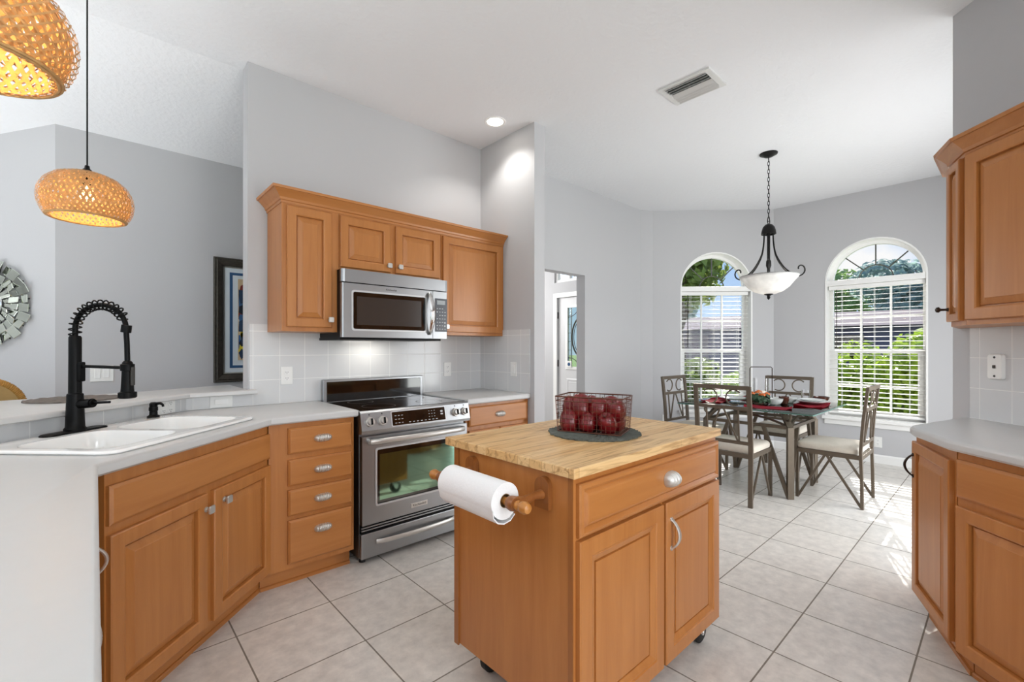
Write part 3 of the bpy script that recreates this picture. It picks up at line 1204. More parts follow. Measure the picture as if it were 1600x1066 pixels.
# angled end unit
A1 = atan2(.126 - .289, 2.456 - 2.884)
root = thing('base_cabinet', 'narrow angled maple base cabinet with a dark curved pull', 'cabinet', (2.884, .289, 0), A1)
bm = BM()
inv = Matrix.Rotation(-A1, 2)
loc2 = lambda p: tuple(inv @ (Vector(p) - Vector((2.884, .289))))
W1 = (Vector((2.456, .126)) - Vector((2.884, .289))).length
poly = [loc2(p) for p in ((2.884, .289), (2.462, .129), (2.87, -.275), (3.31, .135))]
plate(bm, poly, [], .10, .872, 'xy')
obj('body', bm, M['maple'], root)
bm = BM()
poly = [loc2(p) for p in ((2.90, .235), (2.50, .085), (2.87, -.275), (3.29, .115))]
plate(bm, poly, [], 0, .10, 'xy')
q0, q1 = Vector(poly[0]), Vector(poly[1])
bar(bm, (q0.x, q0.y - .005, .009), (q1.x, q1.y - .005, .009), .018, .012, (0, 1, 0))
obj('toe_kick', bm, M['maple_h'], root)
d = obj('door', door_bm(.004, W1 - .03, .115, .828, .05), M['maple'], root)
arc_pull(d, .028, .665, .765, .032, 'brass_dark')

UR = (2.845, .118)
root = thing('wall_cabinet', 'maple wall cabinet with large doors above the white wall plate', 'cabinet', (UR[0], UR[1], 0), radians(225))
carcass(root, .95, .312, 1.372, 2.142, toe=False)
d = obj('door', door_bm(.008, .466, 1.394, 2.122), M['maple'], root)
square_knob(d, .44, 1.44)
d = obj('door', door_bm(.482, .94, 1.394, 2.122), M['maple'], root)
square_knob(d, .51, 1.44)
UA = (3.015, .178)
A2 = atan2(UR[1] - UA[1], UR[0] - UA[0])
root = thing('wall_cabinet', 'narrow angled maple wall cabinet ending the row beside the nook', 'cabinet', (UA[0], UA[1], 0), A2)
inv2 = Matrix.Rotation(-A2, 2)
lc = lambda p: tuple(inv2 @ (Vector(p) - Vector(UA)))
bm = BM()
plate(bm, [lc(p) for p in (UA, (UR[0] + .003, UR[1] + .001), (3.063, -.1), (3.345, .17))], [], 1.372, 2.142, 'xy')
obj('body', bm, M['maple'], root)
W2 = (Vector(UA) - Vector(UR)).length
d = obj('door', door_bm(.004, W2 - .03, 1.394, 2.122, .035), M['maple'], root)
bm = BM()
cyl(bm, (.03, -.02, 1.452), (.03, -.05, 1.452), .005, 10)
lathe(bm, [(.004, -.066), (.012, -.062), (.014, -.054), (.006, -.046), (.0055, -.03), (.009, -.02)], 14, (.03, 0, 1.452), 'y')
obj('knob', bm, M['brass_dark'], d, True)
bm = BM()
far = (UR[0] - .95 * SQ, UR[1] - .95 * SQ)
sweep(bm, [(3.36, .172), UA, UR, far], CROWN)
o = tag(obj('crown_molding', bm, M['maple_h'], None, False), 'maple crown molding on the cabinets above the white wall plate', 'molding')

# ------------------------------------------------------------------ range
def lettering(name, text, size, mat, parent, loc, depth=.0006):
    """raised lettering facing -y, turned into a mesh"""
    cu = bpy.data.curves.new(name, 'FONT')
    cu.body = text
    cu.size = size
    cu.extrude = depth
    cu.align_x = 'CENTER'
    cu.align_y = 'CENTER'
    tmp = bpy.data.objects.new(name, cu)
    COL.objects.link(tmp)
    dg = bpy.context.evaluated_depsgraph_get()
    me = bpy.data.meshes.new_from_object(tmp.evaluated_get(dg))
    bpy.data.objects.remove(tmp)
    me.materials.clear()
    me.materials.append(mat)
    me.transform(Matrix.Rotation(pi / 2, 4, 'X'))
    o = bpy.data.objects.new(name, me)
    COL.objects.link(o)
    o.parent = parent
    o.location = loc
    return o


RW = .768
root = thing('range', 'stainless steel electric range with black glass cooktop and oven door', 'range', (1.128, 2.53, 0))
bm = BM()
box(bm, .006, RW - .006, .03, .61, .035, .892)
obj('body', bm, M['steel'], root)
for x in (.04, RW - .04):
    for y in (.06, .55):
        bm = BM()
        cyl(bm, (x, y, 0), (x, y, .036), .018, 12)
        obj('foot', bm, M['rubber'], root)
# storage drawer
bm = BM()
box(bm, .008, RW - .008, 0, .03, .035, .182, .005)
dr = obj('drawer', bm, M['steel_h'], root)
bm = BM()
pts = [(.10 + (RW - .20) * k / 20, -.004 - .03 * sin(pi * k / 20) ** .5, .122) for k in range(21)]
tube(bm, pts, .011, 10, flat=(.7, 1.25))
obj('handle', bm, M['nickel'], dr, True)
bm = BM()
box(bm, .01, RW - .01, .012, .04, .182, .236)
obj('vent_gap', bm, M['black'], root)
bm = BM()
for z in (.196, .212):
    box(bm, .012, RW - .012, .004, .03, z, z + .008, .002)
obj('vent_slat', bm, M['steel_h'], root)
# oven door
bm = BM()
plate(bm, [(.008, .236), (RW - .008, .236), (RW - .008, .752), (.008, .752)], [rrect(.095, .672, .342, .672, .012)], -.012, .03)
dr = obj('oven_door', bm, M['steel_h'], root)
bm = BM()
plate(bm, rrect(.088, .679, .335, .679, .016), [rrect(.099, .668, .346, .668, .01)], -.016, -.01)
obj('window_rim', bm, M['rim'], dr)
bm = BM()
box(bm, .094, .673, -.007, .01, .341, .673)
ow = obj('oven_window', bm, M['black_gloss'], dr)
bm = BM()
box(bm, .118, .660, -.0082, -.006, .365, .638)
obj('tinted_pane', bm, M['oven_glass'], ow)
bm = BM()
pts = [(.052, -.012, .722), (.054, -.04, .724)] + [(.054 + (RW - .108) * k / 24, -.046 - .018 * sin(pi * k / 24), .724) for k in range(1, 24)] + [(RW - .054, -.04, .724), (RW - .052, -.012, .722)]
tube(bm, pts, .0135, 12, flat=(.8, 1.2))
obj('handle', bm, M['nickel'], dr, True)
bm = BM()
box(bm, .325, .445, -.0145, -.011, .268, .296, .001)
bd = obj('badge', bm, M['nickel'], dr)
lettering('badge_lettering', 'KitchenAid', .021, M['slot'], bd, (.385, -.0146, .282))
# control panel, leaning back
PT = .897
bm = BM()
prof = [(.03, .765), (-.030, .772), (-.034, .790), (-.012, PT - .006), (.0, PT + .004), (.03, PT + .004)]
rings(bm, [[(x, y, z) for y, z in prof] for x in (-.004, .004, RW - .004, RW + .004)])
cp = obj('control_panel', bm, M['steel_h'], root)
ANG = atan2(.022, PT - .006 - .79)


def panel_pt(x, s, out=0.0):
    """point on the leaning panel, s measured up its face from the bottom"""
    return Vector((x, -.034 + s * sin(ANG) - out * cos(ANG), .79 + s * cos(ANG) + out * sin(ANG)))


def panel_patch(bm, x0, x1, s0, s1, h, r=.004):
    P = rrect(x0, x1, s0, s1, r, 4)
    rings(bm, [[panel_pt(x, s, -.001) for x, s in P], [panel_pt(x, s, h) for x, s in P]])


bm = BM()
panel_patch(bm, .183, .577, .006, .098, .003, .008)
obj('display_rim', bm, M['rim'], cp)
bm = BM()
panel_patch(bm, .190, .570, .011, .093, .0042, .005)
dsp = obj('display', bm, M['black_gloss'], cp)
bm = BM()
for i in range(3):
    for j in range(3):
        panel_patch(bm, .207 + i * .022, .219 + i * .022, .024 + j * .022, .027 + j * .022, .0048, .001)
for i in range(8):
    panel_patch(bm, .30 + i * .028, .314 + i * .028, .021, .025, .0048, .001)
for i in range(3):
    for j in range(3):
        panel_patch(bm, .445 + i * .02, .453 + i * .02, .040 + j * .018, .043 + j * .018, .0048, .001)
panel_patch(bm, .535, .553, .046, .055, .0048, .002)
panel_patch(bm, .535, .553, .062, .074, .0048, .003)
obj('key_marks', bm, M['print'], dsp)
for x in (.048, .128, .655, .728):
    bm = BM()
    c0, c1, c2, c3 = (panel_pt(x, .05, o) for o in (0, .012, .014, .03))
    tube(bm, [c0, c1], [.028, .026], 24)
    tube(bm, [c1, c3], [.0215, .019], 24)
    k = obj('knob', bm, M['nickel'], cp, True)
    bm = BM()
    d = (c3 - c0).normalized()
    p = panel_pt(x, .032, .030)
    q = panel_pt(x, .068, .030)
    bar(bm, p, q, .010, .012, d)
    obj('grip', bm, M['black'], k)
    bm = BM()
    panel_patch(bm, x - .004, x + .004, .088, .096, .0008, .001)
    obj('dial_mark', bm, M['slot'], cp)
bm = BM()
box(bm, .002, RW - .002, .018, .612, .892, .903, .003)
ct = obj('cooktop', bm, M['black_gloss'], root)
bm = BM()
for x, y, r in ((.2, .17, .105), (.57, .17, .09), (.2, .44, .085), (.57, .44, .11)):
    n = 40
    rings(bm, [[(x + rr * cos(2 * pi * k / n), y + rr * sin(2 * pi * k / n), .9035) for k in range(n)] for rr in (r, r - .004)], False, False)
obj('burner_ring', bm, M['slot'], ct)
bm = BM()
for x0, x1 in ((0, .006), (RW - .006, RW)):
    box(bm, x0, x1, .02, .615, .895, .906, .002)
obj('side_trim', bm, M['steel'], ct)
bm = BM()
box(bm, 0, RW, .575, .618, .89, 1.055, .004)
bg = obj('backguard', bm, M['steel_h'], root)
bm = BM()
box(bm, .022, RW - .022, .570, .58, .905, 1.04, .002)
obj('glass_face', bm, M['black_gloss'], bg)

# ------------------------------------------------------------------ microwave
MX, MY = 1.118, 2.772
root = thing('microwave', 'stainless steel microwave hung under the cabinets above the range', 'microwave', (MX, MY, 0))
MWW = .785
bm = BM()
box(bm, .006, MWW - .004, .025, .385, 1.338, 1.764)
box(bm, .002, MWW - .04, .03, .387, 1.322, 1.338)
obj('body', bm, M['black'], root)
bm = BM()
P = [(0, .03), (.0, .012), (.008, .003), (.02, 0), (MWW - .02, 0), (MWW - .003, .003), (MWW, .012), (MWW, .03)]
rings(bm, [[(x, y, z) for x, y in P] for z in (1.684, 1.764)])
obj('vent_panel', bm, M['steel_h'], root)
bm = BM()
box(bm, .012, MWW - .01, .006, .02, 1.677, 1.684)
obj('seam', bm, M['black'], root)
DW = .655
bm = BM()
plate(bm, [(.012, 1.338), (DW, 1.338), (DW, 1.677), (.012, 1.677)], [rrect(.070, .600, 1.388, 1.628, .014)], 0, .024)
for z0, z1 in ((1.338, 1.677),):
    rings(bm, [[(x, y, z) for x, y in ((.012, 0), (.004, .004), (0, .014), (0, .026), (.012, .026))] for z in (z0, z1)])
md = obj('door', bm, M['steel_h'], root)
bm = BM()
plate(bm, rrect(.062, .608, 1.380, 1.636, .018), [rrect(.073, .597, 1.391, 1.625, .012)], -.003, .003)
obj('window_rim', bm, M['rim'], md)
bm = BM()
box(bm, .068, .602, .004, .018, 1.386, 1.630)
mwd = obj('window', bm, M['black_gloss'], md)
bm = BM()
box(bm, .10, .565, .0025, .006, 1.418, 1.598)
obj('mesh_screen', bm, plain('dark window screen', '#35302d', 0.18, coat=0.5), mwd)
bm = BM()
pts = []
for k in range(17):
    t = k / 16
    pts.append((.628, -.004 - .045 * sin(pi * t) ** .65, 1.368 + .29 * t))
tube(bm, pts, [.010 + .005 * sin(pi * k / 16) for k in range(17)], 10, flat=(1.3, .7))
obj('handle', bm, M['chrome'], md, True)
bm = BM()
P = [(DW + .004, .026), (DW + .004, 0), (MWW - .008, 0), (MWW, .008), (MWW, .026)]
rings(bm, [[(x, y, z) for x, y in P] for z in (1.338, 1.677)])
cp = obj('control_panel', bm, M['steel_h'], root)
bm = BM()
box(bm, .677, MWW - .006, -.003, .004, 1.388, 1.628, .001)
lettering('lettering', 'KitchenAid', .017, M['slot'], md, (.335, -.0004, 1.656))
kp = obj('keypad', bm, plain('navy keypad', '#20242e', 0.25), cp)
bm = BM()
box(bm, .690, .760, -.005, -.002, 1.584, 1.614)
obj('display', bm, M['display'], kp)
bm = BM()
for i in range(4):
    for j in range(7):
        x, z = .688 + i * .022, 1.405 + j * .0245
        if (i + j) % 5 == 4 and j > 3:
            continue
        box(bm, x, x + .011, -.0045, -.002, z, z + .005)
for z in (1.424, 1.447):
    box(bm, .752, .764, -.005, -.002, z, z + .012)
obj('key_marks', bm, M['print'], kp)
light('microwave_lamp', 'AREA', (1.45, 3.02, 1.318), .55, (1.0, 0.95, 0.86), target=(1.45, 3.06, 0.9), size=.22, size_y=.06)

# ------------------------------------------------------------------ sink, faucet, soap
root = thing('double_sink', 'white drop-in double sink below the black faucet', 'sink', (0, 0, 0), radians(45))
bm = BM()
B1 = rrect(1.475, 1.815, 1.43, 1.80, .07, 6)
B2 = rrect(1.855, 2.19, 1.43, 1.80, .07, 6)
slab(bm, rrect(1.432, 2.228, 1.378, 1.915, .055, 6), [B1, B2], .9145, .928, .009)
for Bp, dz in ((B1, .19), (B2, .17)):
    cx = sum(p[0] for p in Bp) / len(Bp)
    cy = sum(p[1] for p in Bp) / len(Bp)
    lps = []
    for z, k in ((.928, 1.0), (.918, .975), (.85, .94), (.928 - dz + .03, .90), (.928 - dz + .006, .80), (.928 - dz, .62), (.928 - dz, .12)):
        lps.append([(cx + (p[0] - cx) * k, cy + (p[1] - cy) * k, z) for p in Bp])
    rings(bm, lps, False, True)
bmesh.ops.remove_doubles(bm, verts=bm.verts[:], dist=.0004)
obj('basin', bm, M['porcelain'], root, True)
for cx, dz in ((1.645, .19), (2.0225, .17)):
    bm = BM()
    lathe(bm, [(.012, .9285 - dz), (.040, .931 - dz), (.045, .929 - dz)], 24, (cx, 1.615, 0))
    obj('drain', bm, M['nickel'], root, True)

FR = e12((1.775, 1.862))
FZ = .928
root = thing('kitchen_faucet', 'matte black spring-neck faucet standing at the back of the sink', 'faucet', (FR[0], FR[1], FZ), radians(-45))
# local x runs out over the basin, local y along the back of the sink
bm = BM()
P = rrect(-.03, .03, -.128, .128, .028, 6)
rings(bm, [[(x * k, y * k, z) for x, y in P] for z, k in ((0.0, 1), (.004, 1), (.007, .95))])
obj('deck_plate', bm, M['black'], root, True)
bm = BM()
lathe(bm, [(.036, .004), (.036, .014), (.031, .02), (.030, .05), (.0265, .150), (.0255, .155), (.0215, .157), (.0205, .30), (.0205, .385), (.017, .392)], 28)
obj('body', bm, M['black'], root, True)
bm = BM()
cyl(bm, (.02, 0, .112), (.078, -.004, .118), .0185, 20)
h = obj('handle_hub', bm, M['black'], root, True)
bm = BM()
cyl(bm, (.078, -.004, .118), (.084, -.004, .1185), .015, 16)
tube(bm, [(.08, -.004, .1185), (.118, -.006, .121), (.155, -.008, .123)], [.0055, .0055, .005], 10)
obj('lever', bm, M['black'], h, True)
arc = [(0, 0, .385), (0.0, 0, .42)]
R = .108
for k in range(1, 25):
    a = pi - pi * k / 25
    arc.append((R + R * cos(a), 0, .42 + .098 * sin(a)))
arc += [(2 * R, 0, .42), (2 * R + .004, 0, .36), (2 * R + .006, 0, .285)]
bm = BM()
tube(bm, arc, .0095, 10)
obj('hose', bm, M['black'], root, True)
# spring coil round the arc
A = [Vector(p) for p in arc[:26]]
cum = [0]
for a, b in zip(A[:-1], A[1:]):
    cum.append(cum[-1] + (b - a).length)


def arc_at(s):
    for i in range(len(A) - 1):
        if s <= cum[i + 1] or i == len(A) - 2:
            t = (s - cum[i]) / (cum[i + 1] - cum[i])
            return A[i].lerp(A[i + 1], t), (A[i + 1] - A[i]).normalized()


pts = []
turns = 15
s0, s1 = .004, cum[-1] - .03
for k in range(turns * 12 + 1):
    s = s0 + (s1 - s0) * k / (turns * 12)
    p, t = arc_at(s)
    u = Vector((0, 1, 0))
    w = t.cross(u)
    a = 2 * pi * k / 12
    pts.append(p + (u * cos(a) + w * sin(a)) * .0195)
bm = BM()
tube(bm, pts, .0030, 6)
obj('spring', bm, M['black'], root, True)
bm = BM()
cyl(bm, (2 * R - .001, 0, .405), (2 * R + .003, 0, .435), .0175, 16)
lathe(bm, [(.012, .29), (.0175, .282), (.019, .235), (.0215, .175), (.0225, .165), (.031, .162), (.031, .143), (.026, .138), (.008, .138)], 20, (2 * R + .006, 0, 0))
sh = obj('spray_head', bm, M['black'], root, True)
bm = BM()
box(bm, 2 * R + .024, 2 * R + .033, -.008, .008, .19, .265, .003)
obj('spray_button', bm, M['slot'], sh)
bm = BM()
cyl(bm, (.015, 0, .268), (2 * R - .012, 0, .262), .0065, 12)
lathe(bm, [(.017, .248), (.0235, .25), (.0235, .276), (.017, .278)], 18, (2 * R + .006, 0, 0))
box(bm, .016, .034, -.012, .012, .205, .285, .004)
obj('holder_arm', bm, M['black'], root, True)

SP = e12((2.166, 1.868))
root = thing('soap_dispenser', 'small black soap pump on the sink rim beside the faucet', 'soap dispenser', (SP[0], SP[1], .928), radians(-45))
bm = BM()
lathe(bm, [(.026, 0), (.026, .006), (.017, .012), (.016, .03), (.019, .034), (.0185, .05)], 20)
obj('collar', bm, M['black'], root, True)
bm = BM()
lathe(bm, [(.0155, .05), (.0165, .056), (.0165, .068), (.010, .074)], 20)
tube(bm, [(.008, 0, .066), (.035, 0, .069), (.048, 0, .062), (.05, 0, .052)], [.008, .007, .0055, .005], 10)
obj('pump_head', bm, M['black'], root, True)


# ------------------------------------------------------------------ outlets and switches
def wall_plate(name, label, cat, loc, rz, w=.07, h=.115, kind='duplex', horizontal=False, group='wall outlets'):
    root = thing(name, label, cat, loc, rz, group)
    bm = BM()
    box(bm, -w / 2, w / 2, -.006, 0, -h / 2, h / 2, .002)
    obj('cover_plate', bm, M['plastic'], root)
    n = max(1, round(w / .07)) if not horizontal else 1
    for i in range(n):
        cx = (i - (n - 1) / 2) * .046
        bm = BM()
        if kind == 'rocker':
            box(bm, cx - .0165, cx + .0165, -.010, -.005, -.033, .033, .002)
            obj('rocker', bm, M['trim'], root)
        elif horizontal:
            box(bm, -.033, .033, -.010, -.005, -.0165, .0165, .002)
            obj('rocker', bm, M['trim'], root)
        else:
            for z in (-.019, .019):
                P = rrect(cx - .0165, cx + .0165, z - .014, z + .014, .008, 4)
                rings(bm, [[(x, y, zz) for x, zz in P] for y in (-.005, -.008)])
            s = obj('socket', bm, M['trim'], root)
            bm = BM()
            for z in (-.019, .019):
                for dx in (-.006, .006):
                    box(bm, cx + dx - .001, cx + dx + .001, -.0086, -.0075, z - .001, z + .007)
                cyl(bm, (cx, -.0086, z - .007), (cx, -.0075, z - .007), .0022, 8)
            obj('slots', bm, M['slot'], s)
    return root


wall_plate('wall_outlet', 'white double outlet on the tile between the wall end and the range', 'outlet', (.913, 3.157, 1.092), 0)
wall_plate('wall_outlet', 'white double outlet on the tile between the range and the niche corner', 'outlet', (2.164, 3.157, 1.094), 0)
wall_plate('light_switch', 'white rocker switch on the tiled wall end beside the range', 'switch', (2.518, 2.721, 1.098), pi / 2 * -1, kind='rocker', group='wall switches')
wall_plate('wall_outlet', 'white four-socket outlet low behind the soap pump', 'outlet', (.279, 3.057, .951), radians(45), w=.115, h=.068)
wall_plate('light_switch', 'flat white switch plate under the bar ledge near the picture', 'switch', (.55, 3.157, .951), 0, w=.115, h=.068, horizontal=True, group='wall switches')
wall_plate('light_switch', 'white two-rocker switch on the far wall behind the faucet', 'switch', (.034, 4.39, 1.088), 0, w=.125, h=.115, kind='rocker', group='wall switches')
wall_plate('wall_outlet', 'white outlet low on the bay wall behind the corner chair', 'outlet', (5.40, 2.97, .357), -pi / 4)
wall_plate('wall_outlet', 'white outlet low under the window by the side-on chair', 'outlet', (6.367, .957, .232), -pi / 2)
root = thing('phone_plate', 'square white wall plate with three dark screws above the worktop', 'wall plate', (3.2 + .0057, .02 - .0057 + .0057 * 0, 1.18), radians(225))
root.location = (3.194, .026, 1.18)
bm = BM()
P = rrect(-.035, .035, -.061, .061, .012, 5)
rings(bm, [[(x * k, y, z * k) for x, z in P] for y, k in ((0, 1), (-.012, 1), (-.018, .95))])
obj('cover_plate', bm, M['plastic'], root, True)
bm = BM()
for z in (-.045, .045):
    lathe(bm, [(.005, -.0195), (.006, -.017)], 12, (0, 0, z), 'y')
box(bm, -.008, .006, -.0215, -.017, -.008, .008, .002)
cyl(bm, (0, -.024, 0), (0, -.017, 0), .005, 10)
obj('screw', bm, M['slot'], root)

# ------------------------------------------------------------------ rolling island
IX, IY = 1.05, .873
root = thing('kitchen_island', 'maple rolling island with a butcher block top in the middle of the kitchen', 'island', (IX, IY, 0))
IWD, IDP = .975, .60
bm = BM()
t = .018
shell(bm, 0, IWD, 0, IDP, .115, .884, t)
obj('body', bm, M['maple'], root)
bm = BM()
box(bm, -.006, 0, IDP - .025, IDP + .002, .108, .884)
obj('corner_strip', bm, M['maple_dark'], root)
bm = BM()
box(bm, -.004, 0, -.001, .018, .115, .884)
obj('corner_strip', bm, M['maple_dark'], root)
bm = BM()
box(bm, -.022, .985, -.022, .642, .884, .915, .003)
obj('butcher_block_top', bm, M['butcher'], root)
bm = BM()
rect_rings(bm, .012, .972, .700, .862, [(0, 0), (0, -.013), (.005, -.018), (.014, -.020), (.026, -.011), (.034, -.018), (.040, -.0195)])
d = obj('drawer', bm, M['maple_h'], root)
cup_pull(d, .535, .780, w=.085, h=.056, d=.038, ribs=5)
for x0, x1 in ((.010, .498), (.515, .972)):
    d = obj('door', flat_door_bm(x0, x1, .085, .690, .058), M['maple'], root)
    if x0 > .5:
        arc_pull(d, .548, .515, .625, .034)
for x, y in ((.09, .09), (.862, .030), (.885, .53), (.09, .50)):
    bm = BM()
    lathe(bm, [(.004, -.0165), (.042, -.0165), (.048, -.013), (.048, .013), (.042, .0165), (.004, .0165)], 24, (x + .012, y, .048), 'y')
    cs = obj('caster', bm, M['rubber'], root, True)
    bm = BM()
    for s in (-1, 1):
        plate(bm, [(x - .03, .115), (x + .03, .115), (x + .03, .085), (x + .022, .038), (x + .002, .038), (x - .03, .095)], [], y + s * .0195, y + s * .0225)
    box(bm, x - .032, x + .032, y - .026, y + .026, .110, .1155)
    cyl(bm, (x + .012, y - .024, .042), (x + .012, y + .024, .042), .007, 10)
    obj('fork', bm, M['chrome'], cs)

# towel holder on the left side panel: two brackets and a turned rod
HX, HZ = -.14, .809
for y in (.115, .482):
    bm = BM()
    P = []
    for k in range(13):
        a = pi * k / 12
        P.append((y + .03 * cos(a), .835 + .03 * sin(a)))
    P = [(y + .03, .765), ] + P + [(y - .03, .765)]
    fl = [[(-.001, a, b) for a, b in P], [(-.018, a, b) for a, b in P]]
    rings(bm, fl)
    tube(bm, [(-.012, y, HZ), (-.05, y, HZ + .003), (-.09, y, HZ - .002), (HX + .008, y, HZ)], [.017, .012, .014, .019], 14)
    lathe(bm, [(.006, -.016), (.02, -.014), (.023, 0), (.02, .014), (.006, .016)], 18, (HX, y, HZ), 'y')
    obj('towel_bracket', bm, M['dark_pine'], root, True)
bm = BM()
lathe(bm, [(.003, .045), (.014, .05), (.019, .062), (.017, .076), (.010, .084), (.015, .092), (.012, .10), (.012, .5), (.015, .508), (.010, .516), (.017, .524), (.019, .538), (.014, .55), (.003, .555)], 18, (HX, 0, HZ), 'y')
obj('towel_rod', bm, M['pine'], root, True)

# the roll of paper
root = thing('paper_towel_roll', 'white paper towel roll hanging on the side of the island', 'paper towel', (IX + HX, IY, HZ))
bm = BM()
n = 48
y0, y1 = .148, .430
spiral = []
for k in range(n + 1):
    a = 2 * pi * k / n
    r = .054 + .0025 * k / n
    spiral.append((r * cos(a - 1.2), r * sin(a - 1.2)))
inner = [(.021 * cos(2 * pi * k / n - 1.2), .021 * sin(2 * pi * k / n - 1.2)) for k in range(n + 1)]
rings(bm, [[(x, y0, z) for x, z in inner], [(x, y0, z) for x, z in spiral], [(x, y1, z) for x, z in spiral], [(x, y1, z) for x, z in inner]], False, False)
obj('paper', bm, M['paper'], root, True)
bm = BM()
tail = [(-.052, -.020), (-.046, -.045), (-.030, -.063), (-.005, -.071), (.022, -.066), (.040, -.050)]
rings(bm, [[(x, y, z) for x, z in tail] + [(x * .96, y, z * .965 + .001) for x, z in reversed(tail)] for y in (y0, y1)])
obj('loose_sheet', bm, M['paper'], root, True)
bm = BM()
rings(bm, [[(r * cos(2 * pi * k / n), y, r * sin(2 * pi * k / n)) for k in range(n)] for r, y in ((.0195, y0 - .0005), (.0212, y0 - .0005), (.0212, y1), (.0195, y1))] , False, False)
obj('cardboard_core', bm, M['cardboard'], root, True)

# ------------------------------------------------------------------ basket of apples on a woven mat
TOP = .9155
bm = BM()
n = 90
R0 = .19
loops = []
rg = random.Random(3)
for j in range(9):
    r = R0 * (j + .3) / 8.3
    loops.append([((r + (rg.uniform(-.006, .006) if j == 8 else 0)) * cos(2 * pi * k / n), (r + (rg.uniform(-.005, .005) if j == 8 else 0)) * sin(2 * pi * k / n), .004 + .003 * ((k + j) % 2) + rg.uniform(-.001, .001)) for k in range(n)])
rings(bm, [[(x * .99, y * .99, 0) for x, y, z in loops[-1]]] + loops[::-1], True, True)
o = obj('woven_mat', bm, M['woven_dark'], None, False, (1.535, 1.165, TOP))
tag(o, 'round dark woven mat under the basket of apples', 'placemat')

BA = atan2(1.005 - 1.262, 1.518 - 1.422)
BC = (1.548, 1.175)
root = thing('wire_basket', 'copper wire basket full of red apples on the island top', 'basket', (BC[0], BC[1], TOP + .008), BA)
LX, LY, BH = .132, .086, .145
bm = BM()


def rectpt(z, k=1.0):
    e = 1 + .07 * z / BH
    return LX * e * k, LY * e * k


for z, r in ((0.002, .0022), (BH, .0030), (BH - .018, .0022)):
    a, b = rectpt(z)
    tube(bm, [(x, y, z) for x, y in rrect(-a, a, -b, b, .012, 3)], r, 6, closed=True)
obj('rim', bm, M['copper'], root, True)
bm = BM()
for i in range(1, 8):
    z = BH * i / 8
    a, b = rectpt(z)
    tube(bm, [(x, y, z) for x, y in rrect(-a, a, -b, b, .012, 2)], .0009, 4, closed=True)
nx, ny = 14, 9
for i in range(nx + 1):
    u = -1 + 2 * i / nx
    for s in (-1, 1):
        a0, b0 = rectpt(0)
        a1, b1 = rectpt(BH)
        cyl(bm, (u * a0 * .97, s * b0, 0), (u * a1 * .97, s * b1, BH), .0009, 4)
    cyl(bm, (u * a0 * .97, -b0, .001), (u * a0 * .97, b0, .001), .0009, 4)
for i in range(ny + 1):
    u = -1 + 2 * i / ny
    for s in (-1, 1):
        cyl(bm, (s * a0, u * b0 * .95, 0), (s * a1, u * b1 * .95, BH), .0009, 4)
    cyl(bm, (-a0, u * b0 * .95, .001), (a0, u * b0 * .95, .001), .0009, 4)
obj('wire_mesh', bm, M['copper'], root)

AP = [(.002, -.031), (.006, -.0335), (.014, -.035), (.024, -.031), (.033, -.018), (.037, -.002), (.0365, .014), (.031, .027), (.022, .034), (.012, .034), (.005, .029), (.001, .024)]
spots = [(-.092, -.046, 0), (-.012, -.048, 0), (.07, -.046, 0), (-.088, .040, 0), (-.008, .042, 0), (.082, .040, 0),
         (-.098, -.004, 1), (-.050, -.020, 1.12), (.026, -.022, 1.05), (.095, -.010, .95), (-.02, .034, 1.05), (.062, .036, 1.0)]
al = ['lower red apple at the basket corner nearer the towel roll', 'lower middle red apple against the front wires', 'lower red apple at the basket corner facing the nook',
      'lower red apple in the back corner towards the range', 'lower back middle apple hidden behind the front row', 'lower red apple in the back corner towards the dining set',
      'upper red apple at the basket end towards the range', 'tallest red apple standing up beside the range-end apple', 'upper red apple in the middle of the basket',
      'upper red apple at the basket end towards the nook', 'upper back apple behind the two middle ones', 'upper back apple leaning towards the nook end']
first = None
cr, sr = cos(BA), sin(BA)
for i, (x, y, lv) in enumerate(spots):
    px, py = BC[0] + x * cr - y * sr, BC[1] + x * sr + y * cr
    pz = TOP + .010 + .0355 + (.056 * lv)
    if first is None:
        first = thing('apple', al[i], 'apple', (px, py, pz), 0, 'red apples in the wire basket')
        bm = BM()
        lathe(bm, AP, 22)
        obj('flesh', bm, M['apple'], first, True)
        bm = BM()
        tube(bm, [(0, 0, .024), (.002, 0, .036), (.006, .001, .043)], [.0012, .0012, .0018], 6)
        obj('stem', bm, M['stem'], first)
        a = first
    else:
        a = dup(first, (px, py, pz), 0, al[i])
    k = 1.08 + .12 * rg.uniform(-1, 1) * .6
    a.rotation_euler = (rg.uniform(-.45, .45), rg.uniform(-.45, .45), rg.uniform(0, 6))
    a.scale = (k, k, k * rg.uniform(1.05, 1.25))
    a['group'] = 'red apples in the wire basket'
    a['label'] = al[i]

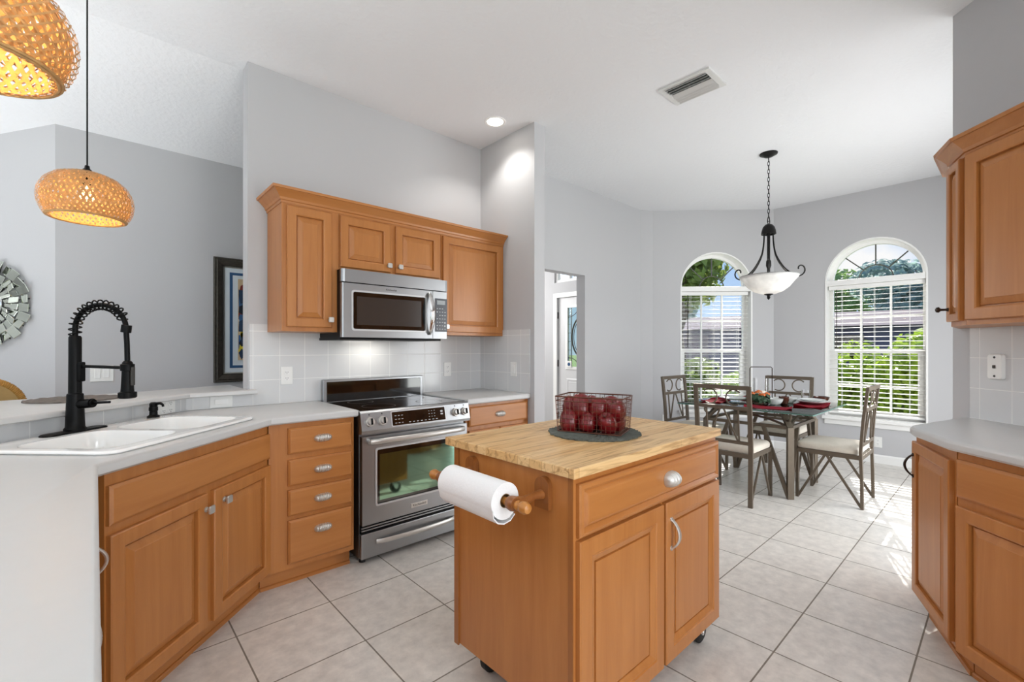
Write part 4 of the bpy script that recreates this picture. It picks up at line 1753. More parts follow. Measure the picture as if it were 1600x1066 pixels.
# ------------------------------------------------------------------ dining chairs
def make_chair():
    root = thing('dining_chair', 'bronze metal dining chair', 'chair', (0, 0, 0), 0, 'bronze metal dining chairs')
    # local: faces +y, seat from y = -.2 to .23
    W = .215
    zb = .965

    def post(s):
        return [(s * W, -.225, 0), (s * W, -.222, .22), (s * W, -.215, .45), (s * W, -.232, .70), (s * W, -.262, zb)]
    for s in (-1, 1):
        bm = BM()
        P = post(s)
        loops = []
        for x, y, z in P:
            loops.append([(x - .017, y - .010, z), (x + .017, y - .010, z), (x + .017, y + .010, z), (x - .017, y + .010, z)])
        rings(bm, loops)
        obj('back_leg', bm, M['bronze'], root)
    for s in (-1, 1):
        bm = BM()
        bar(bm, (s * W, .222, 0), (s * W, .222, .40), .028, .022, (0, 1, 0))
        obj('front_leg', bm, M['bronze'], root)
    bm = BM()
    yb = lambda z: -.215 - (.047 * max(0, (z - .45)) / .515) ** 1.0
    for z, h in ((zb - .014, .034), (.785, .028), (.505, .026)):
        bm = BM()
        box(bm, -W, W, yb(z) - .010, yb(z) + .010, z - h / 2, z + h / 2)
        obj('back_rail', bm, M['bronze'], root)
    zc = .868
    for s in (-1, 1):
        pts = []
        for k in range(23):
            a = radians(42 + 262 * k / 22)
            # C shape open to the outside
            pts.append((s * (.098 + .062 * cos(a)), yb(zc), zc + .062 * sin(a) + .001))
        bm = BM()
        tube(bm, pts, .0065, 7)
        obj('scroll', bm, M['bronze'], root, True)
    z0, z1 = .515, .775
    for s in (-1, 1):
        for xa, xb in ((.128, .128), (.118, .014)):
            bm = BM()
            bar(bm, (s * xa, yb(z0), z0), (s * xb, yb(z1), z1), .012, .010, (0, 1, 0))
            obj('back_rod', bm, M['bronze'], root)
    bm = BM()
    for s in (-1, 1):
        box(bm, s * W - .011, s * W + .011, -.215, .222, .385, .42)
    for y in (-.215, .222):
        box(bm, -W, W, y - .011, y + .011, .385, .42)
    obj('seat_frame', bm, M['bronze'], root)
    for s in (-1, 1):
        for ya, yb2 in ((-.218, .012), (.215, .022)):
            bm = BM()
            bar(bm, (s * W, ya, .012), (s * W, yb2, .39), .018, .014, (1, 0, 0))
            obj('side_brace', bm, M['bronze'], root)
    bm = BM()
    loops = []
    for z, k in ((.418, .93), (.424, .985), (.445, 1.0), (.462, .985), (.474, .93), (.480, .80), (.482, .4)):
        loops.append([(x * k, .012 + (y - .012) * k, z) for x, y in rrect(-.222, .222, -.205, .238, .05, 5)])
    rings(bm, loops)
    obj('seat', bm, M['seat'], root, True)
    return root


TC = (4.66, 1.585)
ch = make_chair()
ch.location = (4.055, 1.588, 0)
ch.rotation_euler = (0, 0, -pi / 2)
ch['label'] = 'bronze dining chair with its back to the rolling island'
dup(ch, (4.654, .99, 0), 0, 'bronze dining chair seen from its side below the window with the hedge')
dup(ch, (5.255, 1.588, 0), pi / 2, 'bronze dining chair across the table, facing the kitchen')
dup(ch, (4.66, 2.21, 0), pi - .06, 'bronze dining chair at the table edge nearest the hall wall')

# ------------------------------------------------------------------ dining table
root = thing('dining_table', 'square glass dining table on bronze angled legs', 'table', (TC[0], TC[1], 0))
bm = BM()
slab(bm, rrect(-.56, .55, -.575, .545, .012, 3), [], .738, .750, .004)
gt = obj('glass_top', bm, M['table_glass'], root, True)
bm = BM()
P = rrect(-.561, .551, -.576, .546, .012, 3)
rings(bm, [[(x, y, z) for x, y in P] for z in (.740, .748)], False, False)
obj('glass_edge', bm, M['glass_edge'], gt)
for sx in (-1, 1):
    for sy in (-1, 1):
        x, y = sx * .362, sy * .358
        bm = BM()
        bar(bm, (x, y, 0), (x, y, .60), .05, .03, (sx, sy, 0))
        bar(bm, (x, y, .595), (x - sx * .075, y - sy * .075, .715), .05, .024, (sx, sy, .8))
        bar(bm, (x - sx * .075, y - sy * .075, .70), (x - sx * .075, y - sy * .075, .738), .05, .04, (sx, sy, 0))
        pts = []
        for k in range(13):
            a = radians(200 - 290 * k / 12)
            pts.append((x - sx * (.06 - .0 - .034 - .034 * cos(a)) , y - sy * (.06 - .034 - .034 * cos(a)), .69 + .036 * sin(a)))
        tube(bm, pts, .009, 6)
        lg = obj('leg', bm, M['bronze'], root)
        bm = BM()
        bar(bm, (x, y - sy * .012, .01), (x, y - sy * .21, .60), .03, .024, (1, 0, 0))
        obj('strut', bm, M['bronze'], lg)
        bm = BM()
        bar(bm, (x - sx * .012, y, .01), (x - sx * .21, y, .60), .03, .024, (0, 1, 0))
        obj('strut', bm, M['bronze'], lg)
bm = BM()
for s in (-1, 1):
    for f in (0, 1):
        pts = []
        for k in range(15):
            t = -1 + 2 * k / 14
            z = .675 - .085 * abs(t) ** 2.2
            p = (t * .362, s * .345, z)
            pts.append(p if f == 0 else (p[1], p[0], p[2]))
        tube(bm, pts, .012, 6, flat=(1.5, .8))
        for t in (-.9, .9):
            pass
    box(bm, -.36, .36, s * .358 - .011, s * .358 + .011, .585, .612)
    box(bm, s * .362 - .011, s * .362 + .011, -.36, .36, .585, .612)
obj('apron', bm, M['bronze'], root)

# ------------------------------------------------------------------ table settings
TZ = .7505


def cloth(label, x, y, w, h, rz, ruffle=.022):
    bm = BM()
    nx, ny = 16, 10
    rg2 = random.Random(label)
    grid = []
    for j in range(ny + 1):
        row = []
        for i in range(nx + 1):
            u, v = -1 + 2 * i / nx, -1 + 2 * j / ny
            z = .0015 + ruffle * (0.5 + .5 * sin(u * 7 + v * 3)) * (abs(u) ** 3 + .1) * rg2.uniform(.6, 1)
            row.append(bm.verts.new((u * w / 2, v * h / 2 * (1 - .18 * abs(u) ** 2 * rg2.uniform(.6, 1)), z)))
        grid.append(row)
    for j in range(ny):
        for i in range(nx):
            bm.faces.new((grid[j][i], grid[j][i + 1], grid[j + 1][i + 1], grid[j + 1][i]))
    g = bmesh.ops.solidify(bm, geom=bm.faces[:], thickness=.0014)
    o = obj('napkin', bm, M['napkin'], None, True, (x, y, TZ + .0016), rz)
    tag(o, label, 'napkin', 'red napkins on the glass table')
    return o


cloth('red napkin before the chair that backs onto the island', 4.30, 1.40, .36, .22, pi / 2 + .25)
cloth('red napkin beneath the stacked plates at the window end', 4.83, 1.20, .54, .25, .10)
cloth('red napkin at the table edge facing the hall wall', 4.50, 1.93, .38, .2, .1)
cloth('red napkin before the far chair across the glass table', 5.05, 1.72, .22, .36, .08)


def lathe_thing(name, label, cat, prof, x, y, z, mat, group=None, seg=32):
    bm = BM()
    lathe(bm, prof, seg)
    o = obj(name, bm, M[mat], None, True, (x, y, z))
    return tag(o, label, cat, group)


PLATE = [(.002, .004), (.085, .004), (.10, .008), (.128, .018), (.133, .021), (.134, .019), (.103, .004), (.085, .0), (.002, .0)]
SMALL = [(r * .78, h * .95) for r, h in PLATE]
BOWL = [(.002, .006), (.03, .007), (.055, .022), (.066, .05), (.068, .055), (.070, .054), (.066, .035), (.05, .012), (.034, .0), (.002, .0)]
NZ = TZ + .0165
lathe_thing('dinner_plate', 'large pale plate on the red napkin at the window end', 'plate', PLATE, 4.87, 1.21, NZ, 'dish', 'pale dinner plates on the glass table')
lathe_thing('dinner_plate', 'smaller pale plate stacked on the plate at the window end', 'plate', SMALL, 4.87, 1.21, NZ + .0125, 'dish', 'pale dinner plates on the glass table')
lathe_thing('dinner_plate', 'pale plate at the hall side of the glass table', 'plate', PLATE, 4.60, 1.80, TZ + .019, 'dish', 'pale dinner plates on the glass table')
lathe_thing('dinner_plate', 'pale plate before the chair at the far side', 'plate', PLATE, 5.0, 1.60, TZ + .0, 'dish', 'pale dinner plates on the glass table')
lathe_thing('bowl', 'pale bowl beside the orange flowers', 'bowl', BOWL, 4.60, 1.44, TZ, 'dish', 'pale bowls on the glass table')
lathe_thing('bowl', 'pale bowl between the flowers and the large plate', 'bowl', BOWL, 4.87, 1.40, TZ, 'dish', 'pale bowls on the glass table')
lathe_thing('bowl', 'dark brown bowl at the far corner of the glass table', 'bowl', BOWL, 5.12, 1.20, TZ, 'dish_dark', 'brown dishes on the glass table')
CUP = [(.002, .004), (.025, .004), (.036, .02), (.040, .055), (.042, .07), (.043, .07), (.041, .03), (.03, .002), (.022, 0), (.002, 0)]
lathe_thing('cup', 'dark brown cup standing between the two pale bowls', 'cup', CUP, 4.72, 1.40, TZ, 'dish_dark', 'brown dishes on the glass table')
bm = BM()
lathe(bm, [(.002, .003), (.03, .003), (.034, .05), (.037, .11), (.0385, .11), (.036, .05), (.032, 0), (.002, 0)], 28)
tag(obj('drinking_glass', bm, M['glass'], None, True, (5.13, 1.33, TZ)), 'clear tumbler beside the dark brown bowl', 'glass')

# flowers in a low bowl of leaves
root = thing('flower_arrangement', 'orange flower arrangement with dark leaves on the table', 'flowers', (4.55, 1.56, TZ))
root.scale = (1.25, 1.25, 1.3)
bm = BM()
lathe(bm, [(.002, 0), (.04, 0), (.055, .02), (.05, .035), (.002, .035)], 20)
obj('dish', bm, M['dish_dark'], root, True)
rg = random.Random(11)


def leaf_quad(bm, c, n, s, el=1.8):
    n = Vector(n).normalized()
    u = n.orthogonal().normalized()
    a = rg.uniform(0, 6.28)
    v = n.cross(u)
    p = u * cos(a) + v * sin(a)
    q = n.cross(p)
    c = Vector(c)
    bm.faces.new([bm.verts.new(c - p * s * el / 2), bm.verts.new(c + q * s / 2 + n * s * .15), bm.verts.new(c + p * s * el / 2), bm.verts.new(c - q * s / 2 + n * s * .15)])


bm = BM()
for k in range(170):
    a, r, z = rg.uniform(0, 6.28), .085 * sqrt(rg.random()), rg.uniform(.02, .065)
    leaf_quad(bm, (r * cos(a), r * sin(a), z), (cos(a) * .8, sin(a) * .8, rg.uniform(.2, 1)), rg.uniform(.018, .03))
obj('foliage', bm, M['leaf_dark'], root)
for k, (x, y, z) in enumerate(((-.04, .035, .075), (.03, -.045, .07), (.055, .03, .072), (-.045, -.04, .068), (0, 0, .085))):
    bm = BM()
    for j in range(34):
        a, t = rg.uniform(0, 6.28), rg.uniform(.1, 1)
        leaf_quad(bm, (x + .024 * t * cos(a), y + .024 * t * sin(a), z + .014 * (1 - t)), (cos(a) * t, sin(a) * t, .5), .014, 1.3)
    obj('blossom', bm, M['petal'], root)

# candle lantern
root = thing('candle_lantern', 'tall wire-handled lantern holding a glass hurricane with a candle', 'lantern', (4.745, 1.605, TZ), radians(-45))
bm = BM()
box(bm, -.115, .115, -.06, .06, 0, .012, .002)
obj('base', bm, M['dark_bronze'], root)
bm = BM()
tube(bm, [(-.105, 0, .01), (-.105, 0, .325), (-.095, 0, .337), (.095, 0, .337), (.105, 0, .325), (.105, 0, .01)], .0042, 8)
obj('handle', bm, M['dark_bronze'], root, True)
bm = BM()
lathe(bm, [(.070, .0125), (.070, .23), (.068, .23), (.068, .0125)], 32, cap=False)
obj('hurricane_glass', bm, M['glass'], root, True)
bm = BM()
lathe(bm, [(.002, .0125), (.044, .0125), (.045, .10), (.038, .107), (.002, .104)], 24)
cd = obj('candle', bm, M['candle'], root, True)
bm = BM()
cyl(bm, (0, 0, .10), (.001, 0, .115), .0012, 6)
obj('wick', bm, M['black'], cd)

# ------------------------------------------------------------------ chandelier
CX, CY = 4.509, 1.461
root = thing('chandelier', 'black iron chandelier with a white glass bowl over the table', 'chandelier', (CX, CY, 0))
bm = BM()
lathe(bm, [(.01, CH - .034), (.035, CH - .03), (.05, CH - .018), (.072, CH - .010), (.074, CH), (.01, CH)], 28)
obj('canopy', bm, M['black_metal'], root, True)
bm = BM()
z = CH - .035
i = 0
while z > 2.46:
    h = .042
    u = (1, 0) if i % 2 == 0 else (0, 1)
    tube(bm, [(.0085 * cos(2 * pi * k / 14) * u[0], .0085 * cos(2 * pi * k / 14) * u[1], z - h / 2 + .024 * sin(2 * pi * k / 14)) for k in range(14)], .0024, 5, closed=True)
    z -= h - .006
    i += 1
zt = z
obj('chain', bm, M['black_metal'], root, True)
bm = BM()
tube(bm, [(.03 * cos(2 * pi * k / 20), 0, 2.425 + .030 * sin(2 * pi * k / 20)) for k in range(20)], .004, 6, closed=True)
lathe(bm, [(.005, 2.402), (.012, 2.40), (.03, 2.392), (.048, 2.37), (.058, 2.335), (.062, 2.305), (.054, 2.302), (.05, 2.315), (.01, 2.32)], 24)
cyl(bm, (0, 0, 1.95), (0, 0, 2.32), .013, 12)
lathe(bm, [(.006, 2.09), (.02, 2.06), (.022, 2.02), (.012, 1.99), (.006, 1.98)], 14)
obj('stem', bm, M['black_metal'], root, True)
RB = .232
for k in range(6):
    a = radians(-42.5 + 60 * k)
    ca, sa = cos(a), sin(a)
    prof = [(.04, 2.31), (.045, 2.22), (.06, 2.13), (.09, 2.06), (.135, 1.995), (.19, 1.95), (.24, 1.928), (.285, 1.93), (.318, 1.952), (.33, 1.985), (.318, 2.015), (.292, 2.025), (.272, 2.01), (.272, 1.99)]
    if k % 2:
        prof = [(.04, 2.31), (.045, 2.22), (.06, 2.13), (.09, 2.06), (.13, 1.995), (.17, 1.95), (.205, 1.925)]
    bm = BM()
    # smooth the polyline
    P = [Vector((r * ca, r * sa, zz)) for r, zz in prof]
    Q = []
    for j in range(len(P) - 1):
        p0, p1, p2, p3 = P[max(j - 1, 0)], P[j], P[j + 1], P[min(j + 2, len(P) - 1)]
        for s in range(4):
            t = s / 4
            Q.append(.5 * ((2 * p1) + (p2 - p0) * t + (2 * p0 - 5 * p1 + 4 * p2 - p3) * t * t + (3 * p1 - p0 - 3 * p2 + p3) * t ** 3))
    Q.append(P[-1])
    tube(bm, Q, .0062, 8)
    obj('arm', bm, M['black_metal'], root, True)
bm = BM()
tube(bm, [(RB * cos(2 * pi * k / 48), RB * sin(2 * pi * k / 48), 1.922) for k in range(48)], .007, 6, closed=True)
obj('bowl_ring', bm, M['black_metal'], root, True)
bm = BM()
BP = [(.242, 1.922), (.232, 1.905), (.205, 1.875), (.165, 1.822), (.115, 1.784), (.06, 1.764), (.012, 1.76)]
lathe(bm, BP + [(r - .004, zz + .005) for r, zz in BP[::-1]], 48, cap=False)
obj('glass_bowl', bm, M['alabaster'], root, True)
bm = BM()
lathe(bm, [(.004, 1.762), (.036, 1.765), (.038, 1.756), (.016, 1.748), (.012, 1.735), (.016, 1.728), (.006, 1.715), (.001, 1.708)], 18)
obj('finial', bm, M['black_metal'], root, True)
bm = BM()
lathe(bm, [(.003, 1.815), (.024, 1.83), (.03, 1.855), (.02, 1.88), (.012, 1.90), (.003, 1.90)], 16)
obj('bulb', bm, M['bulb'], root, True)
lo = light('chandelier_lamp', 'POINT', (CX, CY, 1.90), 3, (1, .97, .92), shadow_soft_size=.05)

# ------------------------------------------------------------------ ceiling vent and can lights
root = thing('ceiling_vent', 'white louvred air vent on the ceiling', 'vent', (2.972, 1.438, CH))
bm = BM()
plate(bm, [(-.135, -.175), (.135, -.175), (.135, .175), (-.135, .175)], [[(-.1, -.14), (.1, -.14), (.1, .14), (-.1, .14)]], -.012, 0, 'xy')
obj('frame', bm, M['vent'], root)
bm = BM()
for k in range(7):
    x = -.085 + k * .0283
    s = -1 if k < 3 else 1
    rings(bm, [[(x, y, -.003), (x + .002, y, -.003), (x + .002 + s * .022, y, -.024), (x + s * .022, y, -.024)] for y in (-.139, .139)])
obj('louvre', bm, M['vent'], root)
bm = BM()
box(bm, -.1, .1, -.14, .14, -.002, 0)
obj('duct_back', bm, M['duct'], root)

lab = ['round lit ceiling can light near the top of the wall end']
root = thing('recessed_light', 'round lit can light in the ceiling over the range', 'ceiling light', (2.30, 2.70, CH))
bm = BM()
n = 40
lathe(bm, [(.064, -.003), (.080, -.005), (.086, 0), (.064, 0)], n)
obj('trim_ring', bm, M['trim'], root, True)
bm = BM()
lathe(bm, [(.002, -.004), (.060, -.004), (.065, -.001), (.002, -.001)], n)
obj('lens', bm, M['lamp_white'], root, True)
light('can_lamp', 'SPOT', (2.30, 2.70, CH - .02), 17, (1, .97, .92), target=(2.30, 2.70, 0), spot_size=radians(125), spot_blend=.6, shadow_soft_size=.05)

# ------------------------------------------------------------------ woven pendants
PPROF = [(.028, .225), (.07, .218), (.115, .200), (.150, .168), (.170, .128), (.176, .088), (.171, .050), (.160, .022), (.149, .004), (.140, .0)]


def prof_at(t, off=0.0):
    """t 0..1 down the shade"""
    f = t * (len(PPROF) - 1)
    i = min(int(f), len(PPROF) - 2)
    u = f - i
    a, b = PPROF[i], PPROF[i + 1]
    r, z = a[0] + (b[0] - a[0]) * u, a[1] + (b[1] - a[1]) * u
    return r + off, z


def ribbons(bm, n, twist, off, w, steps=26):
    for k in range(n):
        a0 = 2 * pi * k / n
        left, right = [], []
        for s in range(steps + 1):
            t = s / steps
            r, z = prof_at(t, off + .0008 * sin(s * pi * .9 + k * pi))
            a = a0 + twist * (t - .5)
            # width shrinks near the top where strips converge
            ww = w * (.45 + .55 * min(1, r / .13)) / max(r, .03) / 2
            left.append(bm.verts.new((r * cos(a - ww), r * sin(a - ww), z)))
            right.append(bm.verts.new((r * cos(a + ww), r * sin(a + ww), z)))
        for s in range(steps):
            bm.faces.new((left[s], right[s], right[s + 1], left[s + 1]))


def pendant(loc, label, top, energy):
    root = thing('pendant_lamp', label, 'pendant lamp', loc, 0, 'woven bamboo pendant lamps')
    bm = BM()
    ribbons(bm, 42, 2.3, .001, .0062)
    ribbons(bm, 42, -2.3, .0026, .0062)
    sh = obj('woven_shade', bm, M['bamboo'], root)
    bm = BM()
    ribbons(bm, 46, 1.0, -.010, .0108)
    ribbons(bm, 46, -1.0, -.012, .0108)
    obj('inner_weave', bm, M['bamboo'], sh)
    bm = BM()
    for zz, rr in ((.0, .1405), (.003, .1475)):
        tube(bm, [(rr * cos(2 * pi * k / 60), rr * sin(2 * pi * k / 60), zz) for k in range(60)], .0035, 6, closed=True)
    obj('rim', bm, M['bamboo'], sh, True)
    bm = BM()
    lathe(bm, [(.004, .262), (.009, .258), (.011, .245), (.018, .238), (.022, .226), (.022, .22), (.004, .22)], 18)
    lathe(bm, [(.004, .22), (.019, .22), (.019, .165), (.004, .16)], 16)
    obj('lamp_holder', bm, M['black'], root, True)
    bm = BM()
    cyl(bm, (0, 0, .258), (0, 0, top - loc[2]), .0032, 8)
    lathe(bm, [(.05, top - loc[2] - .001), (.05, top - loc[2] - .02), (.01, top - loc[2] - .028)], 20)
    obj('cord', bm, M['black'], root, True)
    bm = BM()
    lathe(bm, [(.003, .085), (.02, .09), (.03, .11), (.026, .135), (.014, .16), (.003, .162)], 16)
    obj('bulb', bm, M['bulb'], root, True)
    light('pendant_bulb', 'POINT', (loc[0], loc[1], loc[2] + .075), energy, (1, .66, .32), shadow_soft_size=.035)
    return root


pendant((-.030, 3.014, 1.895), 'woven bamboo pendant lamp hanging whole above the bar end', CH, 3.2)
pendant((-.205, 1.535, 1.895), 'woven bamboo pendant lamp cut off by the upper corner', CH, 3.2)

# ------------------------------------------------------------------ mat and stool at the bar
bm = BM()
n = 72
rg = random.Random(5)
loops = []
for j in range(9):
    r = .18 * (j + .3) / 8.3
    loops.append([(r * cos(2 * pi * k / n), r * sin(2 * pi * k / n), .0045 + .002 * ((k // 2 + j) % 2) + rg.uniform(-.0006, .0006)) for k in range(n)])
rings(bm, [[(x, y, 0) for x, y, z in loops[-1]]] + loops[::-1])
tag(obj('woven_mat', bm, M['woven_grey'], None, False, (-.075, 3.10, 1.0165)), 'round grey woven mat on the bar ledge behind the faucet', 'placemat')

root = thing('bar_stool', 'rattan bar stool with an arched back behind the bar ledge', 'stool', (-.40, 3.62, 0), radians(205))
bm = BM()
arcp = []
for k in range(25):
    a = pi * k / 24
    arcp.append((.19 * cos(a), -.20, .93 + .165 * sin(a)))
arcp = [(.19, -.18, .66)] + arcp + [(-.19, -.18, .66)]
tube(bm, arcp, .017, 10)
fr = obj('back_frame', bm, M['rattan'], root, True)
bm = BM()
for k in range(56):
    i = 1 + 24 * k / 56
    j = min(int(i), len(arcp) - 2)
    p, q = Vector(arcp[j]), Vector(arcp[j + 1])
    c = p.lerp(q, i - j)
    t = (q - p).normalized()
    u = Vector((0, 1, 0))
    w = t.cross(u)
    tube(bm, [c + (u * cos(2 * pi * m / 10) + w * sin(2 * pi * m / 10)) * .0185 + t * .004 * sin(2 * pi * m / 10) for m in range(10)], .004, 5, closed=True)
obj('binding', bm, M['rattan'], fr, True)
bm = BM()
P = [(x * .93, z - .012) for x, y, z in arcp]
plate(bm, P, [], -.20, -.185)
obj('back_panel', bm, M['cushion'], root)
bm = BM()
loops = []
for z, k in ((.64, .95), (.65, 1), (.68, 1), (.70, .93), (.705, .6)):
    loops.append([(x * k, y * k, z) for x, y in rrect(-.2, .2, -.19, .2, .05, 5)])
rings(bm, loops)
obj('seat', bm, M['cushion'], root, True)
for x, y in ((.17, .16), (-.17, .16), (.17, -.17), (-.17, -.17)):
    bm = BM()
    tube(bm, [(x * 1.12, y * 1.12, 0), (x, y, .645)], [.014, .017], 10)
    obj('leg', bm, M['rattan'], root, True)
bm = BM()
tube(bm, [(x, y, .24) for x, y in ((.178, .17), (-.178, .17), (-.178, -.18), (.178, -.18))], .009, 8, closed=True)
obj('foot_ring', bm, M['rattan'], root, True)

# ------------------------------------------------------------------ picture on the living room wall
root = thing('framed_picture', 'dark framed abstract picture partly hidden by the wall end', 'picture', (.709, 4.388, .988))
PW, PH = .80, 1.03
bm = BM()
PR = [(0, 0), (0, -.026), (.008, -.034), (.018, -.030), (.026, -.036), (.05, -.026), (.062, -.020), (.066, -.010), (.066, -.004)]


def frame_loops(x0, x1, z0, z1, prof):
    return [[(x0 + d, y, z0 + d), (x1 - d, y, z0 + d), (x1 - d, y, z1 - d), (x0 + d, y, z1 - d)] for d, y in prof]


rings(bm, frame_loops(0, PW, 0, PH, PR), False, False)
obj('frame', bm, M['frame_dark'], root)
bm = BM()
rings(bm, frame_loops(0, PW, 0, PH, [(.066, -.012), (.07, -.017), (.078, -.013), (.08, -.004)]), False, False)
obj('silver_lip', bm, M['frame_silver'], root)
bm = BM()
box(bm, .07, PW - .07, -.006, 0, .07, PH - .07)
obj('outer_mat', bm, M['mat_white'], root)
bm = BM()
plate(bm, [(.115, .115), (PW - .115, .115), (PW - .115, PH - .115), (.115, PH - .115)], [[(.137, .137), (PW - .137, .137), (PW - .137, PH - .137), (.137, PH - .137)]], -.0075, -.005)
obj('blue_mat', bm, M['mat_blue'], root)
bm = BM()
box(bm, .175, PW - .175, -.0085, -.005, .18, PH - .165)
art = obj('art_sheet', bm, plain('tan art paper', '#cdb592', 0.8, vary=.06, vscale=20), root)
rg = random.Random(21)
acols = ['#2f5f9a', '#e8e3d6', '#7a2a22', '#39608c', '#d9c62f', '#16202c', '#223a56']
for ci, colr in enumerate(acols):
    bm = BM()
    for k in range(7):
        cx, cz = (PW / 2 + rg.uniform(-.2, .2) if k % 2 else rg.uniform(.19, .27)), rg.uniform(.24, PH - .24)
        m = rg.randint(4, 7)
        pts = []
        for j in range(m):
            a = 2 * pi * j / m
            pts.append((min(PW - .18, max(.18, cx + rg.uniform(.03, .085) * cos(a))), min(PH - .17, max(.185, cz + rg.uniform(.03, .10) * sin(a)))))
        plate(bm, pts, [], -.0088 - .00012 * ci, -.0085)
    obj('paint_patch', bm, plain('art paint ' + str(ci), colr, .7), art)

# ------------------------------------------------------------------ sunburst mirror on the diagonal wall
MC = (-.52, 4.707, 1.575)
root = thing('sunburst_mirror', 'sunburst mirror of small facets at the frame edge by the bar', 'mirror', (MC[0], MC[1], MC[2]), radians(-45))
rg = random.Random(9)
nr = 27
mirr = M['mirror']
for i in range(nr):
    a = 2 * pi * (i + .5) / nr
    for j in range(3):
        r0 = (.10, .165, .225)[j] + rg.uniform(-.008, .008)
        L_ = (.062, .06, .058)[j] + rg.uniform(-.006, .006) + (.016 * (i % 2) if j == 2 else 0)
        w = (.024, .042, .056)[j]
        tilt, roll = rg.uniform(-.25, .25), rg.uniform(-.35, .35)
        R_ = Matrix.Rotation(-a, 4, 'Y') @ Matrix.Translation((r0 + L_ / 2, -.022 - .008 * ((i + j) % 2), 0)) @ Matrix.Rotation(tilt, 4, 'Z') @ Matrix.Rotation(roll, 4, 'X')
        bm = BM()
        box(bm, -L_ / 2, L_ / 2, -.003, .003, -w / 2, w / 2, .0015, R_, 1)
        f = obj('facet', bm, mirr, root)
bm = BM()
for i in range(nr):
    a = 2 * pi * (i + .5) / nr
    bar(bm, (.05 * cos(a), -.012, .05 * sin(a)), (.28 * cos(a), -.012, .28 * sin(a)), .006, .006, (0, 1, 0))
lathe(bm, [(.002, -.02), (.10, -.02), (.105, -.012), (.10, 0), (.002, 0)], 32, (0, 0, 0), 'y')
obj('backing', bm, M['mirror_edge'], root)
bm = BM()
lathe(bm, [(.002, -.026), (.085, -.026), (.092, -.021), (.002, -.021)], 32, (0, 0, 0), 'y')
obj('center_glass', bm, M['chrome'], root, True)

# ------------------------------------------------------------------ outdoors
GZ = -.12
bm = BM()
plate(bm, [(-45, -45), (70, -45), (70, 70), (-45, 70)], [], GZ - .1, GZ, 'xy')
struct('ground', bm, M['grass'])
bm = BM()
plate(bm, [(15, 3.4), (23.4, 3.0), (22, 13.5), (16, 13.5)], [], GZ, GZ + .02, 'xy')
o = struct('ground_driveway', bm, M['drive'])
bm = BM()
plate(bm, [(4.0, -7.5), (7.5, -7.5), (7.5, -3.2), (4.0, -3.2)], [], GZ, GZ + .02, 'xy')
o = struct('ground_pool', bm, M['water'])
rg = random.Random(17)


def blob_leaves(bm, blobs, count, s):
    tot = sum(r[0] * r[1] + r[1] * r[2] for _, r in blobs)
    for c, r in blobs:
        for k in range(int(count * (r[0] * r[1] + r[1] * r[2]) / tot)):
            z = rg.uniform(-1, 1)
            a = rg.uniform(0, 2 * pi)
            q = sqrt(1 - z * z)
            t = rg.uniform(.55, 1.05) ** .5
            n = Vector((q * cos(a), q * sin(a), z))
            p = Vector((c[0] + n.x * r[0] * t, c[1] + n.y * r[1] * t, c[2] + n.z * r[2] * t))
            n2 = n + Vector((rg.uniform(-.7, .7), rg.uniform(-.7, .7), rg.uniform(-.3, .9)))
            leaf_quad(bm, p, n2, s * rg.uniform(.6, 1.3), 1.7)


def shrub(x, y, h, w, mat, label, n=2600, leaf=.075):
    root = thing('garden_shrub', label, 'shrub', (x, y, GZ), 0, 'leafy shrubs outside the nook windows')
    bm = BM()
    blobs = []
    for k in range(7):
        blobs.append(((rg.uniform(-.45, .45) * w, rg.uniform(-.45, .45) * w, h * rg.uniform(.35, .78)), (w * .42, w * .42, h * .26)))
    blobs.append(((0, 0, h * .4), (w * .55, w * .55, h * .42)))
    blob_leaves(bm, blobs, n, leaf)
    obj('foliage', bm, M[mat], root)
    bm = BM()
    for k in range(6):
        a = k * 1.05
        tube(bm, [(.03 * cos(a), .03 * sin(a), 0), (.2 * w * cos(a), .2 * w * sin(a), h * .5)], [.018, .008], 6)
    obj('stem', bm, M['bark'], root)
    return root


# hedge beyond the east window, a step back from the wall
shrub(8.7, .55, 1.62, .95, 'leaf_lime', 'tall lime shrub outside the chair-side window, beside the kitchen cabinets')
shrub(8.9, 1.35, 1.50, .95, 'leaf_lime', 'lime shrub in the middle of the view through the chair-side window')
shrub(9.1, 2.15, 1.32, .95, 'leaf_lime', 'lower lime shrub outside the chair-side window, by the room corner')
shrub(9.0, 3.05, 1.0, .9, 'leaf_lime', 'low lime shrub outside, between the two arched windows')
shrub(10.0, 4.72, 1.45, .9, 'leaf_olive', 'olive shrub outside the bay window, by its hall-side edge', 2000, .07)
shrub(11.5, 4.1, .8, .9, 'leaf_lime', 'low lime shrub beyond the bay window, below the house', 1500, .08)


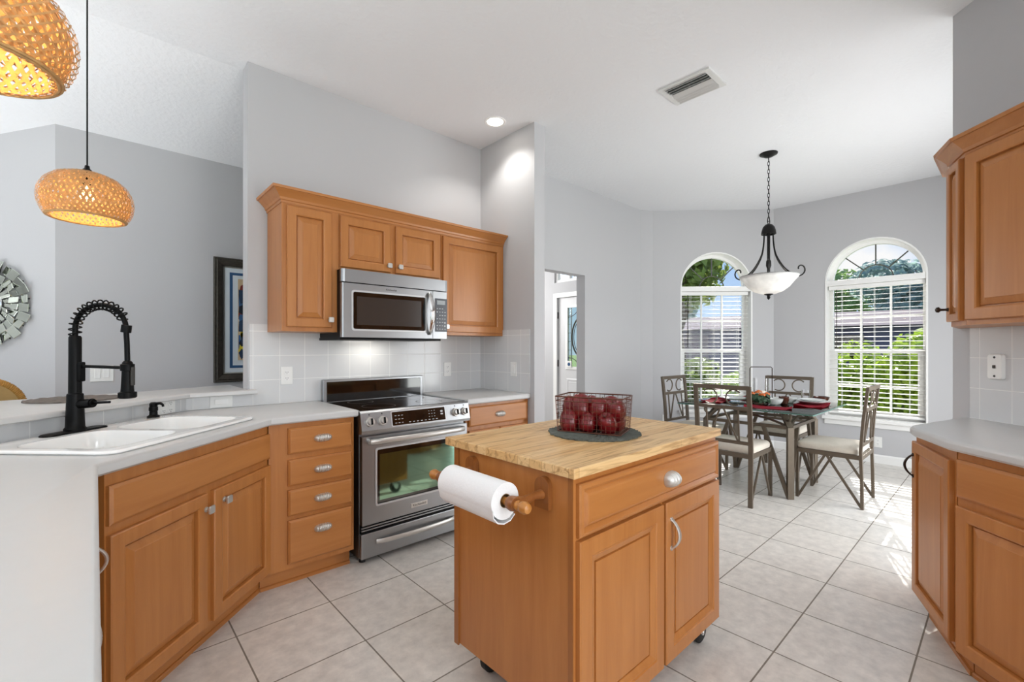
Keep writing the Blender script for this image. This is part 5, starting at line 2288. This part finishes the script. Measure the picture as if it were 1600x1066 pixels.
def tree(x, y, h, w, trunk, mat, label, n=4200, leaf=.28, blobs_n=9):
    root = thing('garden_tree', label, 'tree', (x, y, GZ), 0, 'trees beyond the nook windows')
    bm = BM()
    blobs = []
    for k in range(blobs_n):
        a = 2.4 * k
        rr = w * .36 * sqrt((k + .5) / blobs_n)
        zc = trunk + (h - trunk) * (.28 + .5 * rg.random())
        blobs.append(((rr * cos(a), rr * sin(a), zc), (w * .26, w * .26, (h - trunk) * .27)))
    blob_leaves(bm, blobs, n, leaf)
    obj('foliage', bm, M[mat], root)
    bm = BM()
    tube(bm, [(0, 0, 0), (.03 * w, 0, trunk * .6), (0, .02 * w, trunk), (.02 * w, 0, h * .7)], [.16, .13, .10, .04], 10)
    for k in range(5):
        a = 1.3 * k
        tube(bm, [(0, 0, trunk * .95), (w * .28 * cos(a), w * .28 * sin(a), trunk + (h - trunk) * .5)], [.07, .02], 7)
    obj('trunk', bm, M['bark'], root)
    return root


tree(11.2, 5.75, 6.2, 2.6, 1.9, 'leaf_olive', 'olive tree standing close outside the bay window', 5200, .13, 12)
tree(36, 3.2, 6.7, 6.6, 1.8, 'leaf_blue', 'blue-green tree above the house, beside the kitchen cabinets', 4200, .3)
tree(41, 9.6, 7.9, 6.6, 1.8, 'leaf_green', 'green tree above the house in the middle of the taller arch', 4200, .3)
tree(33, 18.6, 6.6, 6.0, 1.8, 'leaf_blue', 'blue-green tree beyond the house end, past the bay window', 4200, .3)

# neighbouring house
root = thing('neighbour_house', 'low lavender house across the lawn behind the hedge', 'house', (27.5, 7.2, GZ), radians(12))
bm = BM()
box(bm, -2.5, 2.5, -7.5, 7.5, 0, 2.45)
obj('wall', bm, M['house_wall'], root)
bm = BM()
rings(bm, [[(-3, -8, 2.4), (3, -8, 2.4), (3, 8, 2.4), (-3, 8, 2.4)], [(-.4, -5.4, 3.2), (.4, -5.4, 3.2), (.4, 5.4, 3.2), (-.4, 5.4, 3.2)]])
obj('roof', bm, M['house_roof'], root)
for y in (-5.4, -2.4, .6):
    bm = BM()
    box(bm, -2.54, -2.5, y, y + 1.3, .9, 2.0)
    obj('window', bm, M['black_gloss'], root)
bm = BM()
box(bm, -2.54, -2.5, 4.2, 6.8, 0, 2.1)
obj('garage_door', bm, M['house_roof'], root)
